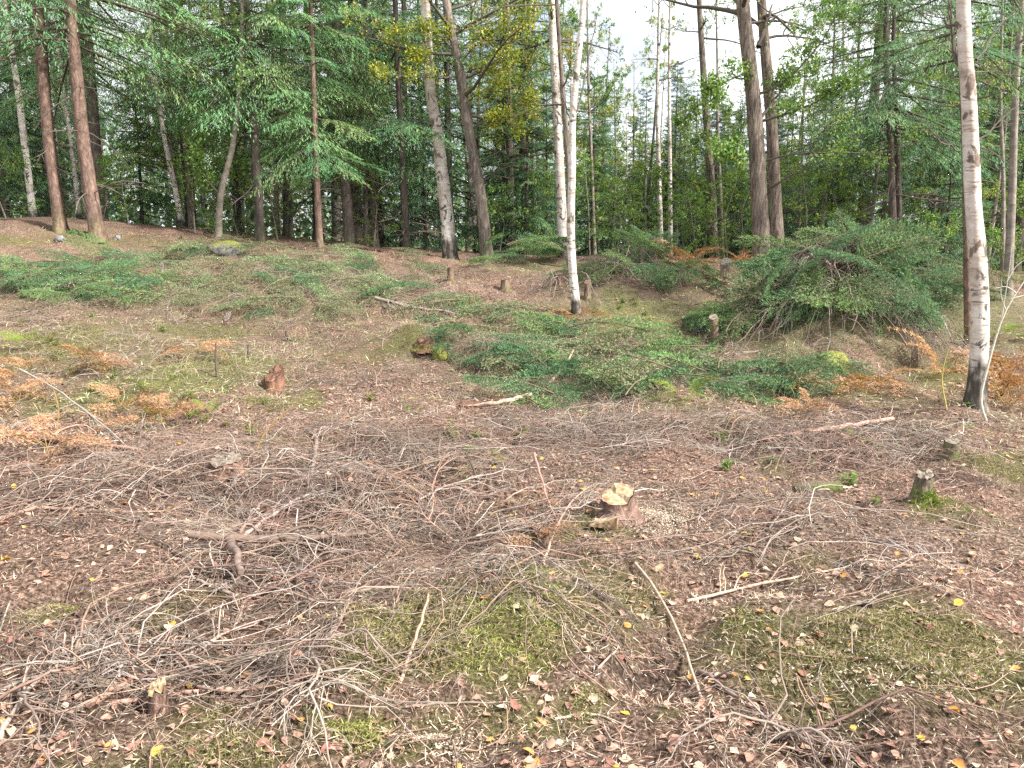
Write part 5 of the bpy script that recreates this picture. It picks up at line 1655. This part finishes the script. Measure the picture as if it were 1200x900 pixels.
link('dry_grass', m.mesh('dry_grass', M['moss']), label='thin pale grass blades between boughs and litter', cat='grass', kind='stuff')

# fallen leaves
def leaf_shape(seed):
    r = np.random.default_rng(seed)
    t = np.array([0, .2, .45, .72, 1.0])
    w = np.array([.08, .8, 1.0, .6, .02]) * r.uniform(.3, .42)
    cu, fo, tw = r.uniform(-.5, .6), r.uniform(-.3, .7), r.uniform(-.4, .4)
    V = []
    for a, b in zip(t, w):
        z = cu * (a - .5) ** 2
        for s in (-1, 0, 1):
            V.append((a - .5, s * b * (1 + .1 * r.normal()), z + abs(s) * b * fo + s * tw * b * (a - .3) + .03 * r.normal() * abs(s)))
    F = []
    for i in range(4):
        for j in range(2):
            k = i * 3 + j
            F.append((k, k + 1, k + 4, k + 3))
    V = np.array(V)
    V[:, 2] -= V[:, 2].min()
    return V, np.array(F)


LSH = [leaf_shape(s) for s in range(10)]
LEAFC = {'pinkish brown': (.34, .2, .15), 'pale cream': (.45, .37, .28), 'orange': (.52, .25, .07), 'yellow': (.5, .33, .05), 'dark red-brown': (.24, .12, .09), 'light tan': (.38, .26, .19)}
LP = ['pinkish brown'] * 12 + ['pale cream'] * 3 + ['orange'] * 2 + ['yellow'] * 1 + ['dark red-brown'] * 4 + ['light tan'] * 6
LMESH = {}
for cn, c in LEAFC.items():
    LMESH[cn] = []
    for (V, F) in LSH[:6]:
        m = MB()
        m.add(V, f4=F, col=np.clip(np.array(c) * U(.85, 1.2) * (1 + .08 * rng.normal(size=(len(V), 1))), 0, 1))
        LMESH[cn].append(m.mesh('fallen_leaf', M['dry_leaf']))
cnt = 0
spots = []
while cnt < 300:
    px, py = U(-10, 1210), 905 - 330 * U(0, 1) ** 1.5
    dens = .35 + .65 * (px > 560) * (py > 560) + .4 * (py > 820)
    if U(0, 1) > dens:
        continue
    spots.append((px, py))
    cnt += 1
spots = spots + [(525, 768), (310, 540)]
for k, (px, py) in enumerate(spots):
    p = g1(px, py)
    cn = LP[rng.integers(len(LP))]
    s = U(.025, .05)
    lab = {'pinkish brown': 'pinkish brown dry leaf', 'pale cream': 'pale cream dry leaf', 'orange': 'orange fallen leaf', 'yellow': 'yellow fallen leaf', 'dark red-brown': 'dark red-brown dry leaf', 'light tan': 'light tan dry leaf'}[cn]
    where = 'moss' if field(P_MOSS, p[:1], p[1:2])[0] > .4 else 'brown litter'
    o = link('fallen_leaf', LMESH[cn][rng.integers(6)], loc=p + np.array([0, 0, .006]), label=lab + ' lying loose on the ' + where + ' of the near ground', cat='leaf', group=cn + ' leaves on ' + where)
    o.rotation_euler = (U(-.35, .35), U(-.35, .35), U(0, 6.28))
    o.scale = (s, s, s)
q = wedge_pts(6000, 1.8, 16, 1.1, 45)
q = q[fbm(q[:, 0] * 1.1, q[:, 1] * 1.1, 2) + .25 * (q[:, 0] > 0) > -.12]
m = MB()
for (V, F) in LSH:
    sel = q[rng.integers(0, len(q), len(q) // len(LSH))]
    k = len(sel)
    a, t1, t2, s = U(0, 6.28, k), U(-.4, .4, k), U(-.4, .4, k), U(.022, .05, k)
    X = np.stack([np.cos(a), np.sin(a), t1], 1)
    Yv = np.stack([-np.sin(a), np.cos(a), t2], 1)
    Z = norm(np.cross(X, Yv))
    W = sel[:, None] + (V[None, :, :1] * X[:, None] + V[None, :, 1:2] * Yv[:, None] + V[None, :, 2:] * Z[:, None]) * s[:, None, None]
    W[:, :, 2] += .008
    Fk = (np.arange(k)[:, None, None] * len(V) + F[None]).reshape(-1, 4)
    m.add(W.reshape(-1, 3), f4=Fk, col=np.repeat(pick([LEAFC[x] for x in LP], k, .2), len(V), axis=0))
link('leaf_litter', m.mesh('leaf_litter', M['dry_leaf']), label='scattered small dry leaves over the whole clearing', cat='leaves', kind='stuff')
